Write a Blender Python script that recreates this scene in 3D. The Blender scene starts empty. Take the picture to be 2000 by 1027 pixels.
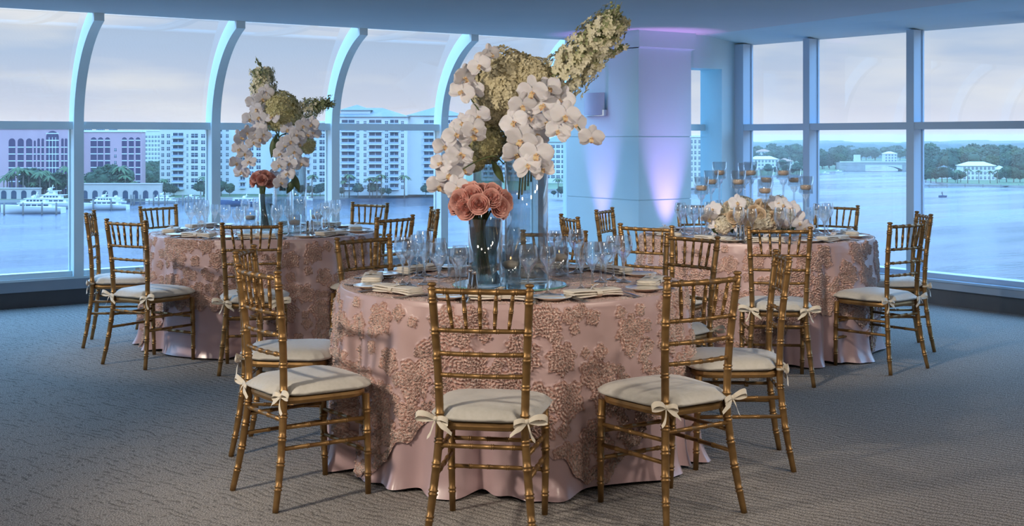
import bpy, math, random
import numpy as np
from mathutils import Vector, Matrix, Euler
random.seed(7)
rng = np.random.default_rng(7)
SC = bpy.context.scene
COL = SC.collection
PI = math.pi

# ------------------------------------------------------------------ camera
A = math.radians(35.25)                       # the room is turned this much against the view
CX, CY, CZ = -2.55, -11.01, 1.43
F = 2450.0
RX, RY = math.cos(A), -math.sin(A)            # view right, on the floor
FX, FY = math.sin(A), math.cos(A)             # view forward, on the floor
HZ = 270.0
cam_d = bpy.data.cameras.new('camera')
cam = bpy.data.objects.new('camera', cam_d); COL.objects.link(cam)
cam.location = (CX, CY, CZ); cam.rotation_euler = (PI/2, 0, -A)
cam_d.sensor_width = 36; cam_d.sensor_fit = 'HORIZONTAL'
cam_d.lens = 36*F/2000
cam_d.shift_y = -(513.5-HZ)/2000
cam_d.clip_start = 0.05; cam_d.clip_end = 20000
SC.camera = cam
def G(X, d, z=0.0):
    "floor coordinates measured from the viewer -> world"
    return Vector((CX+X*RX+d*FX, CY+X*RY+d*FY, z))
def P(px, py, d):
    return G((px-1000)/F*d, d, CZ-(py-HZ)*d/F)

# ------------------------------------------------------------------ world, lights, exposure
SC.view_settings.view_transform = 'Standard'
SC.view_settings.look = 'None'
SC.view_settings.exposure = 0.0
SC.view_settings.gamma = 1.0
SC.view_settings.use_curve_mapping = False
cy = SC.cycles
cy.transparent_max_bounces = 32
cy.max_bounces = 8; cy.diffuse_bounces = 4; cy.glossy_bounces = 4; cy.transmission_bounces = 6; cy.volume_bounces = 0
cy.sample_clamp_indirect = 4.0
cy.caustics_reflective = False; cy.caustics_refractive = False

W = bpy.data.worlds.new('sky'); SC.world = W; W.use_nodes = True
nt = W.node_tree; N = nt.nodes; L = nt.links; N.clear()
out = N.new('ShaderNodeOutputWorld'); bg = N.new('ShaderNodeBackground'); L.new(bg.outputs[0], out.inputs[0])
tc = N.new('ShaderNodeTexCoord'); sep = N.new('ShaderNodeSeparateXYZ'); L.new(tc.outputs['Generated'], sep.inputs[0])
mp = N.new('ShaderNodeMapping'); mp.inputs['Scale'].default_value = (4.5, 4.5, 26); L.new(tc.outputs['Generated'], mp.inputs[0])
nz = N.new('ShaderNodeTexNoise'); nz.inputs['Scale'].default_value = 1.0; nz.inputs['Detail'].default_value = 4; nz.inputs['Roughness'].default_value = .5
L.new(mp.outputs[0], nz.inputs['Vector'])
cr = N.new('ShaderNodeValToRGB'); L.new(sep.outputs['Z'], cr.inputs[0])
e = cr.color_ramp.elements
e[0].position = 0.0; e[0].color = (.56, .48, .48, 1)
e[1].position = 1.0; e[1].color = (.40, 1.1, 2.2, 1)
for p_, c_ in ((.03, (.40, .40, .46, 1)), (.07, (.31, .36, .46, 1)), (.13, (.31, .38, .49, 1)), (.22, (1.0, 1.6, 2.4, 1)), (.42, (1.7, 3.2, 5.2, 1))):
    q = e.new(p_); q.color = c_
cl = N.new('ShaderNodeValToRGB'); L.new(nz.outputs['Fac'], cl.inputs[0])
cl.color_ramp.elements[0].position = .50; cl.color_ramp.elements[0].color = (0, 0, 0, 1)
cl.color_ramp.elements[1].position = .72; cl.color_ramp.elements[1].color = (1, 1, 1, 1)
mx = N.new('ShaderNodeMix'); mx.data_type = 'RGBA'
mm = N.new('ShaderNodeMath'); mm.operation = 'MULTIPLY'; mm.inputs[1].default_value = .75
L.new(cl.outputs[0], mm.inputs[0]); L.new(mm.outputs[0], mx.inputs[0])
L.new(cr.outputs[0], mx.inputs[6]); mx.inputs[7].default_value = (.58, .53, .50, 1)
L.new(mx.outputs[2], bg.inputs[0]); bg.inputs[1].default_value = 1.75

def light(name, kind, loc, energy, color, target=None, **kw):
    d = bpy.data.lights.new(name, kind); d.energy = energy; d.color = color
    for k, v in kw.items(): setattr(d, k, v)
    o = bpy.data.objects.new(name, d); COL.objects.link(o); o.location = loc
    if target is not None:
        o.rotation_euler = (Vector(target)-Vector(loc)).to_track_quat('-Z', 'Y').to_euler()
    return o
WARM = (1.0, .80, .60)
# unseen lights: left keys follow chair shadows; other spots and discs are added fill
for p_, t_, e_, a_ in (((-2.9, 3.0), (-.1, 5.75, .75), 370, 60), ((-4.3, 6.3), (-1.7, 8.9, .85), 260, 60), ((.3, 5.6), (1.75, 8.5, .7), 260, 54), ((2.6, 3.4), (.4, 5.6, .6), 130, 52)):
    light('key_light', 'SPOT', G(*p_, 2.42), e_, (1.0, .87, .72), G(*t_), spot_size=math.radians(a_), spot_blend=.7, shadow_soft_size=.09)
for i_, (x_, d_, e_) in enumerate(((-1.6, 1.6, 26), (1.8, 2.0, 26), (0.2, -.6, 26), (-3.0, 3.2, 20), (2.7, 4.2, 22))):
    light('fill_light', 'AREA', G(x_, d_, 2.42), e_, (1.0, .84, .70), G(x_*.9, d_+.8, .0), shape='DISK', size=.5)
VIO = (.58, .25, 1.0)
light('violet_uplight', 'SPOT', (5.10, -1.40, .10), 150, VIO, (5.33, -1.40, 1.75), spot_size=math.radians(33), spot_blend=1.0, shadow_soft_size=.03)
light('violet_uplight', 'SPOT', (5.68, -2.19, .10), 200, (.76, .32, 1.0), (5.68, -1.95, 1.75), spot_size=math.radians(35), spot_blend=1.0, shadow_soft_size=.03)

# ------------------------------------------------------------------ helpers
def lk(o, parent=None):
    COL.objects.link(o)
    if parent is not None: o.parent = parent
    return o
class MB:
    def __init__(s): s.v = []; s.f = []; s.m = []; s.sm = []
    def add(s, vs, fs, mi=0, smooth=False, M=None):
        b = len(s.v)
        if M is not None: vs = [tuple(M @ Vector(p)) for p in vs]
        s.v.extend(tuple(p) for p in vs)
        for f in fs:
            s.f.append(tuple(i+b for i in f)); s.m.append(mi); s.sm.append(smooth)
        return s
    def box(s, a, b, mi=0, M=None):
        x0, y0, z0 = a; x1, y1, z1 = b
        vs = [(x0,y0,z0),(x1,y0,z0),(x1,y1,z0),(x0,y1,z0),(x0,y0,z1),(x1,y0,z1),(x1,y1,z1),(x0,y1,z1)]
        return s.add(vs, [(0,3,2,1),(4,5,6,7),(0,1,5,4),(1,2,6,5),(2,3,7,6),(3,0,4,7)], mi, False, M)
    def lathe(s, prof, n=24, c=(0,0,0), mi=0, smooth=True, M=None, cap=False):
        vs = []; fs = []
        for (r, z) in prof:
            for k in range(n):
                t = 2*PI*k/n; vs.append((c[0]+r*math.cos(t), c[1]+r*math.sin(t), c[2]+z))
        for i in range(len(prof)-1):
            for k in range(n):
                k2 = (k+1) % n
                fs.append((i*n+k, i*n+k2, (i+1)*n+k2, (i+1)*n+k))
        if cap:
            fs.append(tuple(range(n-1, -1, -1))); fs.append(tuple((len(prof)-1)*n+k for k in range(n)))
        return s.add(vs, fs, mi, smooth, M)
    def tube(s, pts, rads, n=8, mi=0, smooth=True, M=None, sx=1.0):
        pts = [Vector(p) for p in pts]
        if not hasattr(rads, '__len__'): rads = [rads]*len(pts)
        vs = []; fs = []
        T = []
        for i in range(len(pts)):
            a = pts[max(0, i-1)]; b = pts[min(len(pts)-1, i+1)]
            t = (b-a)
            T.append(t.normalized() if t.length > 1e-9 else Vector((0,0,1)))
        up = Vector((0,0,1)) if abs(T[0].z) < .9 else Vector((0,1,0))
        nx = T[0].cross(up).normalized()
        for i, p in enumerate(pts):
            nx = (nx - T[i]*nx.dot(T[i])).normalized(); ny = T[i].cross(nx)
            for k in range(n):
                t = 2*PI*k/n
                vs.append(tuple(p + nx*(rads[i]*math.cos(t)*sx) + ny*(rads[i]*math.sin(t))))
        for i in range(len(pts)-1):
            for k in range(n):
                k2 = (k+1) % n
                fs.append((i*n+k, i*n+k2, (i+1)*n+k2, (i+1)*n+k))
        fs.append(tuple(range(n-1, -1, -1))); fs.append(tuple((len(pts)-1)*n+k for k in range(n)))
        return s.add(vs, fs, mi, smooth, M)
    def prism(s, poly, z0, z1, mi=0, M=None):
        n = len(poly)
        vs = [(x, y, z0) for x, y in poly]+[(x, y, z1) for x, y in poly]
        fs = [tuple(range(n-1, -1, -1)), tuple(range(n, 2*n))]+[(i, (i+1) % n, n+(i+1) % n, n+i) for i in range(n)]
        return s.add(vs, fs, mi, False, M)
    def grid(s, fn, nu, nv, mi=0, smooth=True, M=None, closeu=False):
        vs = []; fs = []
        for i in range(nu if closeu else nu+1):
            for j in range(nv+1): vs.append(fn(i/nu, j/nv))
        c = nv+1; tot = nu if closeu else nu+1
        for i in range(nu):
            i2 = (i+1) % tot
            for j in range(nv): fs.append((i*c+j, i2*c+j, i2*c+j+1, i*c+j+1))
        return s.add(vs, fs, mi, smooth, M)
    def ico(s, c, r, mi=0, seed=0, amp=.0, seg=10, rings=7, sq=(1,1,1)):
        ph = [random.uniform(0, 6.28) for _ in range(6)]
        def fn(u, v):
            t = 2*PI*u; p = PI*v
            x, y, z = math.sin(p)*math.cos(t), math.sin(p)*math.sin(t), math.cos(p)
            k = 1+amp*(math.sin(4*x+ph[0])*math.sin(5*y+ph[1])+.6*math.sin(9*z+ph[2])*math.sin(8*x+ph[3])+.5*math.sin(13*y+ph[4])*math.sin(12*z+ph[5]))
            return (c[0]+r*k*x*sq[0], c[1]+r*k*y*sq[1], c[2]+r*k*z*sq[2])
        return s.grid(fn, seg, rings, mi, True, None, True)
    def mesh(s, name, mats):
        me = bpy.data.meshes.new(name); me.from_pydata(s.v, [], s.f)
        for m in (mats if isinstance(mats, (list, tuple)) else [mats]): me.materials.append(m)
        me.polygons.foreach_set('material_index', s.m); me.polygons.foreach_set('use_smooth', s.sm)
        me.update(); return me
    def build(s, name, mats, parent=None, loc=(0,0,0), rot=(0,0,0)):
        o = bpy.data.objects.new(name, s.mesh(name, mats)); lk(o, parent); o.location = loc; o.rotation_euler = rot
        return o
def inst(name, me, parent=None, loc=(0,0,0), rot=(0,0,0), scale=(1,1,1)):
    o = bpy.data.objects.new(name, me); lk(o, parent); o.location = loc; o.rotation_euler = rot; o.scale = scale; return o
def tag(o, label=None, cat=None, group=None, kind=None):
    if label: o['label'] = label
    if cat: o['category'] = cat
    if group: o['group'] = group
    if kind: o['kind'] = kind
    return o
def empty(name, loc=(0,0,0), rz=0, label=None, cat=None, group=None):
    o = bpy.data.objects.new(name, None); COL.objects.link(o); o.location = loc; o.rotation_euler = (0,0,rz)
    o.empty_display_size = .1
    return tag(o, label, cat, group)
def copy_tree(o, parent=None):
    c = o.copy(); COL.objects.link(c); c.parent = parent
    for ch in list(o.children): copy_tree(ch, c)
    return c

# ------------------------------------------------------------------ materials
def mat(name, col, rough=.5, metal=0.0, noise=None, bump=None, spec=.5, sheen=0, coat=0, trans=0, sss=0, alpha=1):
    """noise = (scale, second colour, contrast); bump = (scale, strength)"""
    m = bpy.data.materials.new(name); m.use_nodes = True
    nt = m.node_tree; b = nt.nodes['Principled BSDF']
    b.inputs['Base Color'].default_value = (*col, 1); b.inputs['Roughness'].default_value = rough
    b.inputs['Metallic'].default_value = metal; b.inputs['Specular IOR Level'].default_value = spec
    if sheen: b.inputs['Sheen Weight'].default_value = sheen; b.inputs['Sheen Roughness'].default_value = .4
    if coat: b.inputs['Coat Weight'].default_value = coat
    if trans: b.inputs['Transmission Weight'].default_value = trans
    if sss: b.inputs['Subsurface Weight'].default_value = sss; b.inputs['Subsurface Radius'].default_value = (.02,.015,.01)
    tc = nt.nodes.new('ShaderNodeTexCoord')
    if noise:
        n = nt.nodes.new('ShaderNodeTexNoise'); n.inputs['Scale'].default_value = noise[0]; n.inputs['Detail'].default_value = 4
        nt.links.new(tc.outputs['Object'], n.inputs['Vector'])
        r = nt.nodes.new('ShaderNodeValToRGB'); k = noise[2] if len(noise) > 2 else .15
        r.color_ramp.elements[0].position = .5-k; r.color_ramp.elements[1].position = .5+k
        r.color_ramp.elements[0].color = (*col, 1); r.color_ramp.elements[1].color = (*noise[1], 1)
        nt.links.new(n.outputs['Fac'], r.inputs[0]); nt.links.new(r.outputs[0], b.inputs['Base Color'])
    if bump:
        n = nt.nodes.new('ShaderNodeTexNoise'); n.inputs['Scale'].default_value = bump[0]; n.inputs['Detail'].default_value = 3
        nt.links.new(tc.outputs['Object'], n.inputs['Vector'])
        bp = nt.nodes.new('ShaderNodeBump'); bp.inputs['Strength'].default_value = bump[1]; bp.inputs['Distance'].default_value = bump[2] if len(bump) > 2 else .01
        nt.links.new(n.outputs['Fac'], bp.inputs['Height']); nt.links.new(bp.outputs[0], b.inputs['Normal'])
    return m
def thin_glass(name, tint, refl=.06, edge=.5, rough=0.0, absorb=0.0, bend=0.0):
    m = bpy.data.materials.new(name); m.use_nodes = True; nt = m.node_tree; n = nt.nodes; n.clear()
    o = n.new('ShaderNodeOutputMaterial'); mix = n.new('ShaderNodeMixShader'); t = n.new('ShaderNodeBsdfTransparent'); g = n.new('ShaderNodeBsdfGlossy')
    g.inputs['Roughness'].default_value = rough; g.inputs[0].default_value = (1,1,1,1)
    lw = n.new('ShaderNodeLayerWeight'); lw.inputs[0].default_value = .25
    mr = n.new('ShaderNodeMapRange'); mr.inputs['To Min'].default_value = refl; mr.inputs['To Max'].default_value = edge
    te = n.new('ShaderNodeMixRGB'); te.inputs[1].default_value = (*tint, 1); te.inputs[2].default_value = (*[c*(1-absorb) for c in tint], 1)
    pw = n.new('ShaderNodeMath'); pw.operation = 'POWER'; pw.inputs[1].default_value = 2.5
    nt.links.new(lw.outputs['Facing'], pw.inputs[0]); nt.links.new(pw.outputs[0], te.inputs[0]); nt.links.new(te.outputs[0], t.inputs[0])
    nt.links.new(lw.outputs['Facing'], mr.inputs['Value']); nt.links.new(mr.outputs[0], mix.inputs[0])
    if bend:
        rf = n.new('ShaderNodeBsdfRefraction'); rf.inputs['IOR'].default_value = 1.22; rf.inputs['Roughness'].default_value = 0; nt.links.new(te.outputs[0], rf.inputs[0])
        m2 = n.new('ShaderNodeMixShader'); m2.inputs[0].default_value = bend; nt.links.new(t.outputs[0], m2.inputs[1]); nt.links.new(rf.outputs[0], m2.inputs[2]); t = m2
    nt.links.new(t.outputs[0], mix.inputs[1]); nt.links.new(g.outputs[0], mix.inputs[2]); nt.links.new(mix.outputs[0], o.inputs[0])
    return m
M = {}
M['frame'] = mat('painted_frame', (.74, .86, .88), .35, noise=(3, (.71, .84, .87)))
M['frame_r'] = mat('painted_frame_blue_grey', (.38, .53, .68), .35, noise=(3, (.36, .51, .66)))
M['wall'] = mat('wall_paint', (.54, .73, .79), .55, noise=(2, (.52, .71, .77)), bump=(140, .05))
M['ceiling'] = mat('ceiling_paint', (.60, .66, .68), .75, noise=(1.5, (.57, .64, .67)), bump=(160, .06))
M['backwall'] = mat('back_wall_paint', (.38, .34, .30), .7, noise=(2, (.36, .32, .28)))
M['sill_fascia'] = mat('sill_fascia_grey', (.34, .40, .46), .5, noise=(4, (.31, .37, .43)))
M['base_dark'] = mat('dark_baseboard', (.10, .10, .10), .5, noise=(5, (.085, .085, .088)))
M['pane'] = thin_glass('window_glass', (.84, .92, .96), .03, .35)
M['pane_low'] = thin_glass('window_glass_blue', (.78, .90, .97), .02, .28)
M['chrome'] = mat('polished_metal', (.75, .75, .75), .12, 1.0, noise=(30, (.7, .7, .7)))
def carpet():
    m = mat('carpet', (.2, .18, .16), .95, spec=.15); nt = m.node_tree; n = nt.nodes; l = nt.links; b = n['Principled BSDF']
    tc = n.new('ShaderNodeTexCoord'); mp = n.new('ShaderNodeMapping'); mp.inputs['Rotation'].default_value = (0, 0, math.radians(-17))
    l.new(tc.outputs['Object'], mp.inputs[0])
    nz = n.new('ShaderNodeTexNoise'); nz.inputs['Scale'].default_value = 2.3; nz.inputs['Detail'].default_value = 2; l.new(mp.outputs[0], nz.inputs['Vector'])
    add = n.new('ShaderNodeMixRGB'); add.blend_type = 'ADD'; add.inputs[0].default_value = .12; l.new(mp.outputs[0], add.inputs[1]); l.new(nz.outputs['Color'], add.inputs[2])
    w = n.new('ShaderNodeTexWave'); w.bands_direction = 'X'; w.inputs['Scale'].default_value = 8.5; w.inputs['Distortion'].default_value = 5.0
    w.inputs['Detail'].default_value = 3; w.inputs['Detail Scale'].default_value = 1.3; l.new(add.outputs[0], w.inputs['Vector'])
    vo = n.new('ShaderNodeTexNoise'); vo.inputs['Scale'].default_value = 170; vo.inputs['Detail'].default_value = 2; l.new(tc.outputs['Object'], vo.inputs['Vector'])
    r = n.new('ShaderNodeValToRGB'); r.color_ramp.elements[0].position = .02; r.color_ramp.elements[0].color = (.165, .156, .147, 1)
    r.color_ramp.elements[1].position = .34; r.color_ramp.elements[1].color = (.315, .30, .285, 1); 
    vw = n.new('ShaderNodeTexVoronoi'); vw.feature = 'DISTANCE_TO_EDGE'; vw.inputs['Scale'].default_value = 6.5; vw.inputs['Randomness'].default_value = 1
    nw2 = n.new('ShaderNodeTexNoise'); nw2.inputs['Scale'].default_value = 9; l.new(tc.outputs['Object'], nw2.inputs['Vector'])
    aw = n.new('ShaderNodeMixRGB'); aw.blend_type = 'ADD'; aw.inputs[0].default_value = .12; l.new(tc.outputs['Object'], aw.inputs[1]); l.new(nw2.outputs['Color'], aw.inputs[2]); l.new(aw.outputs[0], vw.inputs['Vector'])
    vm = n.new('ShaderNodeMapRange'); vm.inputs['From Max'].default_value = .16; l.new(vw.outputs['Distance'], vm.inputs['Value'])
    sx = n.new('ShaderNodeSeparateXYZ'); l.new(tc.outputs['Object'], sx.inputs[0]); mk = n.new('ShaderNodeMapRange'); mk.inputs['From Min'].default_value = -2.4; mk.inputs['From Max'].default_value = .4; l.new(sx.outputs[0], mk.inputs['Value'])
    wm = n.new('ShaderNodeMix'); l.new(mk.outputs[0], wm.inputs[0]); l.new(vm.outputs[0], wm.inputs[2]); l.new(w.outputs['Fac'], wm.inputs[3]); w = wm
    l.new(w.outputs[0], r.inputs[0])
    r2 = n.new('ShaderNodeValToRGB'); r2.color_ramp.elements[0].position = .36; r2.color_ramp.elements[0].color = (.35, .35, .35, 1)
    r2.color_ramp.elements[1].position = .64; r2.color_ramp.elements[1].color = (1.6, 1.57, 1.53, 1); l.new(vo.outputs['Fac'], r2.inputs[0])
    mu = n.new('ShaderNodeMixRGB'); mu.blend_type = 'MULTIPLY'; mu.inputs[0].default_value = 1; l.new(r.outputs[0], mu.inputs[1]); l.new(r2.outputs[0], mu.inputs[2])
    l.new(mu.outputs[0], b.inputs['Base Color'])
    ad = n.new('ShaderNodeMath'); ad.operation = 'ADD'; l.new(w.outputs[0], ad.inputs[0]); l.new(vo.outputs['Fac'], ad.inputs[1])
    bp = n.new('ShaderNodeBump'); bp.inputs['Strength'].default_value = .4; bp.inputs['Distance'].default_value = .005; l.new(ad.outputs[0], bp.inputs['Height']); l.new(bp.outputs[0], b.inputs['Normal'])
    return m
M['carpet'] = carpet()
M['gold'] = mat('antique_gold', (.34, .20, .075), .40, .6, noise=(22, (.25, .145, .055), .2), bump=(60, .08), spec=.5)
M['cushion'] = mat('ivory_slub_silk', (.56, .545, .49), .5, noise=(60, (.62, .60, .55), .2), bump=(90, .25, .004), sheen=.3)
M['ribbon'] = mat('ivory_ribbon', (.74, .68, .56), .5, sheen=.4, bump=(70, .3, .003))
M['satin'] = mat('rose_satin', (.56, .40, .415), .25, noise=(5, (.52, .37, .39)), bump=(25, .1, .004), spec=.6, sheen=.5)
M['linen'] = mat('ivory_napkin_linen', (.86, .82, .74), .7, noise=(80, (.82, .78, .70), .2), bump=(220, .2, .002))
M['china'] = mat('cream_china', (.80, .76, .66), .15, noise=(8, (.79, .745, .645)), coat=.4)
M['steel'] = mat('cutlery_steel', (.62, .61, .60), .16, 1.0, noise=(30, (.56, .56, .55)))
M['glass'] = thin_glass('drinking_glass', (.97, .985, .99), .10, 1.0, .015, .5, .28)
M['cup'] = thin_glass('candle_cup_glass', (.97, .985, .99), .07, .55, .01, .18)
M['vase'] = thin_glass('vase_glass', (.95, .98, .985), .09, .90, .015, .30)
M['wax'] = mat('candle_wax', (.86, .78, .66), .4, sss=.2, noise=(12, (.84, .76, .64)))
M['wax2'] = mat('peach_candle_wax', (.90, .68, .52), .4, sss=.2, noise=(12, (.88, .66, .50)))
M['mirror'] = mat('mirror', (.62, .72, .70), .04, 1.0, noise=(3, (.6, .7, .69)))
M['mirror_edge'] = mat('bevelled_glass_edge', (.18, .42, .38), .1, noise=(5, (.16, .40, .36)))
def water_body():
    m = bpy.data.materials.new('vase_water'); m.use_nodes = True; nt = m.node_tree; n = nt.nodes; n.clear()
    o = n.new('ShaderNodeOutputMaterial'); g = n.new('ShaderNodeBsdfRefraction'); g.inputs['IOR'].default_value = 1.12; g.inputs[0].default_value = (.80, .86, .84, 1); g.inputs['Roughness'].default_value = .0
    t = n.new('ShaderNodeBsdfTransparent'); t.inputs[0].default_value = (.74, .80, .78, 1); mx = n.new('ShaderNodeMixShader'); mx.inputs[0].default_value = .5
    g2 = n.new('ShaderNodeBsdfGlossy'); g2.inputs['Roughness'].default_value = .03; mx2 = n.new('ShaderNodeMixShader'); lw = n.new('ShaderNodeLayerWeight'); lw.inputs[0].default_value = .2
    nt.links.new(g.outputs[0], mx.inputs[1]); nt.links.new(t.outputs[0], mx.inputs[2]); nt.links.new(lw.outputs['Fresnel'], mx2.inputs[0])
    nt.links.new(mx.outputs[0], mx2.inputs[1]); nt.links.new(g2.outputs[0], mx2.inputs[2]); nt.links.new(mx2.outputs[0], o.inputs[0]); return m
M['vwater'] = water_body()
M['cwater'] = thin_glass('candle_glass_water', (.96, .98, .99), .05, .4, .0, .0)
def flame():
    m = bpy.data.materials.new('candle_flame'); m.use_nodes = True; n = m.node_tree.nodes; n.clear()
    o = n.new('ShaderNodeOutputMaterial'); e = n.new('ShaderNodeEmission'); e.inputs[0].default_value = (1, .62, .25, 1); e.inputs[1].default_value = 3; m.node_tree.links.new(e.outputs[0], o.inputs[0]); return m
M['flame'] = flame()
M['orchid'] = mat('white_orchid_petal', (.86, .86, .90), .5, noise=(1.6, (.84, .82, .86), .2), sss=.15, sheen=.2)
M['orchid_lip'] = mat('orchid_lip', (.86, .70, .40), .5, noise=(3, (.74, .40, .22), .1))
M['hydrangea'] = mat('cream_hydrangea', (.66, .59, .36), .7, noise=(3, (.80, .74, .52), .25))
M['hydrangea_w'] = mat('ivory_hydrangea', (.84, .78, .60), .7, noise=(3, (.90, .86, .74), .25))
M['hydrangea_g'] = mat('green_hydrangea', (.64, .62, .30), .7, noise=(3, (.78, .72, .42), .25))
M['stock'] = mat('cream_stock_blossom', (.90, .86, .70), .7, noise=(14, (.80, .78, .50), .2))
M['bud'] = mat('green_buds', (.22, .28, .14), .6, noise=(14, (.40, .44, .22), .2))
M['stem'] = mat('green_stem', (.085, .13, .05), .5, noise=(9, (.13, .19, .07), .2))
M['rose'] = mat('dusty_pink_rose', (.74, .36, .32), .6, noise=(2, (.86, .52, .44), .25), sss=.1, sheen=.3)
M['rose_c'] = mat('cream_peach_rose', (.92, .76, .56), .6, noise=(2, (.94, .82, .66), .25), sss=.1, sheen=.3)
# lace overlay: ribbon applique where the 'lace' attribute is high, tulle over satin elsewhere
def lace_mat():
    m = mat('ribbon_lace_overlay', (.5, .3, .3), .5, spec=.5, sheen=.4); nt = m.node_tree; n = nt.nodes; l = nt.links; b = n['Principled BSDF']
    at = n.new('ShaderNodeAttribute'); at.attribute_name = 'lace'
    tc = n.new('ShaderNodeTexCoord'); nz = n.new('ShaderNodeTexNoise'); nz.inputs['Scale'].default_value = 9; l.new(tc.outputs['Object'], nz.inputs['Vector'])
    rr = n.new('ShaderNodeValToRGB'); rr.color_ramp.elements[0].position = .35; rr.color_ramp.elements[0].color = (.72, .62, .60, 1); rr.color_ramp.elements[1].position = .65; rr.color_ramp.elements[1].color = (1, .98, .96, 1)
    l.new(nz.outputs['Fac'], rr.inputs[0])
    lr = n.new('ShaderNodeValToRGB'); le = lr.color_ramp.elements; le[0].position = .20; le[0].color = (.60, .435, .43, 1); le[1].position = 1.0; le[1].color = (1.0, .88, .82, 1)
    for p_, c_ in ((.34, (.46, .26, .22, 1)), (.62, (.86, .57, .49, 1))): q = le.new(p_); q.color = c_  # ribbon ridges lightened and grooves darkened by height: highlight and shade in the colour
    l.new(at.outputs['Fac'], lr.inputs[0])
    mx = n.new('ShaderNodeMixRGB'); mx.blend_type = 'MULTIPLY'; mx.inputs[0].default_value = .35; l.new(lr.outputs[0], mx.inputs[1]); l.new(rr.outputs[0], mx.inputs[2]); l.new(mx.outputs[0], b.inputs['Base Color'])
    mr = n.new('ShaderNodeMapRange'); mr.inputs['To Min'].default_value = .34; mr.inputs['To Max'].default_value = .48; l.new(at.outputs['Fac'], mr.inputs['Value']); l.new(mr.outputs[0], b.inputs['Roughness'])
    v = n.new('ShaderNodeTexVoronoi'); v.feature = 'DISTANCE_TO_EDGE'; v.inputs['Scale'].default_value = 75
    n2 = n.new('ShaderNodeTexNoise'); n2.inputs['Scale'].default_value = 30; l.new(tc.outputs['Object'], n2.inputs['Vector'])
    ad = n.new('ShaderNodeMixRGB'); ad.blend_type = 'ADD'; ad.inputs[0].default_value = .05; l.new(tc.outputs['Object'], ad.inputs[1]); l.new(n2.outputs['Color'], ad.inputs[2]); l.new(ad.outputs[0], v.inputs['Vector'])
    mu = n.new('ShaderNodeMath'); mu.operation = 'MULTIPLY'; l.new(v.outputs['Distance'], mu.inputs[0]); l.new(at.outputs['Fac'], mu.inputs[1])
    bp = n.new('ShaderNodeBump'); bp.inputs['Strength'].default_value = .9; bp.inputs['Distance'].default_value = .02; l.new(mu.outputs[0], bp.inputs['Height']); l.new(bp.outputs[0], b.inputs['Normal'])
    return m
M['lace'] = lace_mat()

# ------------------------------------------------------------------ room shell
H = 2.46
def struct(name, mb, m, **kw): return tag(mb.build(name, m, **kw), kind='structure')
XR = 6.69                                            # face of the right window wall
struct('floor', MB().prism([(-9, -14.5), (XR+.05, -14.5), (XR+.05, -1.87), (6.01, -1.87), (6.01, .0), (-9, 0)], -.1, 0), M['carpet'])
ceil = MB().prism([(-9, -14.5), (4.30, -14.5), (6.31, -1.60), (6.31, -1.50), (6.0, -.60), (-9, -.60)], H, H+.2)
struct('ceiling', ceil, M['ceiling'])
sof = MB()
pa, pb, pc, pd = (6.27, -1.70), (4.29, -14.5), (XR+.16, -14.5), (XR+.16, -1.70)
sof.add([(pa[0], pa[1], H), (pb[0], pb[1], H), (pc[0], pc[1], 2.38), (pd[0], pd[1], 2.38), (pa[0], pa[1], H+.2), (pb[0], pb[1], H+.2), (pc[0], pc[1], H+.2), (pd[0], pd[1], H+.2)],
        [(0,1,2,3), (4,7,6,5), (0,3,7,4), (1,5,6,2), (2,6,7,3), (0,4,5,1)])
struct('trim_1', sof, M['wall'])
# back walls (behind the viewer)
struct('wall_back', MB().box((-9, -14.6, 0), (XR+.2, -14.5, H+.2)), M['backwall'])
struct('wall_left', MB().box((-9.1, -14.5, 0), (-9, 0, H+.2)), M['backwall'])
struct('wall_right_end', MB().box((XR, -14.5, 0), (XR+.15, -9.3, 2.38)), M['wall'])
# left window wall
GY = .05
struct('baseboard_left', MB().box((-9, -.0, 0), (6.0, .10, .136)), M['base_dark'])
sm_ = MB().box((-9, -.035, .136), (6.0, .10, .226), 0)
struct('wall_left_sill', sm_, M['sill_fascia'])
sill = MB().box((-9, -.055, .226), (6.0, .10, .246)).box((-9, -.02, .246), (6.0, .08, .29))
struct('trim_2', sill, M['frame'])
ribs = [-6.79, -5.55, -4.32, -3.08, -1.85, -.607, .629, 1.865, 3.085, 4.333, 5.57]
ARC = 1.00; TH = math.asin(min(.999, (H-1.54)/ARC))
def arcpt(t, off=0.0):
    "t 0..1 up the curved glazing; off pushes outward"
    a = TH*t; return (-(ARC)*(1-math.cos(a))+off*math.cos(a), 1.54+ARC*math.sin(a)+off*math.sin(a))
w_ = .042
nw = 3
for i, x in enumerate(ribs):
    mb = MB(); mb.box((x-w_, -.07, .246), (x+w_, .075, 1.54))
    vs = []; fs = []; K = 20
    for k in range(K+1):
        y0, z0 = arcpt(k/K, -.07); y1, z1 = arcpt(k/K, .075)
        vs += [(x-w_, y0, z0), (x+w_, y0, z0), (x+w_, y1, z1), (x-w_, y1, z1)]
    vs += [(x-w_, y0, H+.05), (x+w_, y0, H+.05), (x+w_, y1, H+.05), (x-w_, y1, H+.05)]
    for k in range(K+1):
        for q in range(4): fs.append((k*4+q, k*4+(q+1) % 4, (k+1)*4+(q+1) % 4, (k+1)*4+q))
    mb.add(vs, fs, 0, False)
    # a slim gasket where rib meets glass
    mb.box((x-w_-.012, .03, .29), (x+w_+.012, .06, 1.51))
    nw += 1; struct('trim_%d' % nw, mb, M['frame'])
nw += 1; struct('trim_%d' % nw, MB().box((-9, -.035, 1.508), (6.0, .065, 1.574)), M['frame'])
edges = [-9]+ribs+[6.0]
wn = 0
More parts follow.
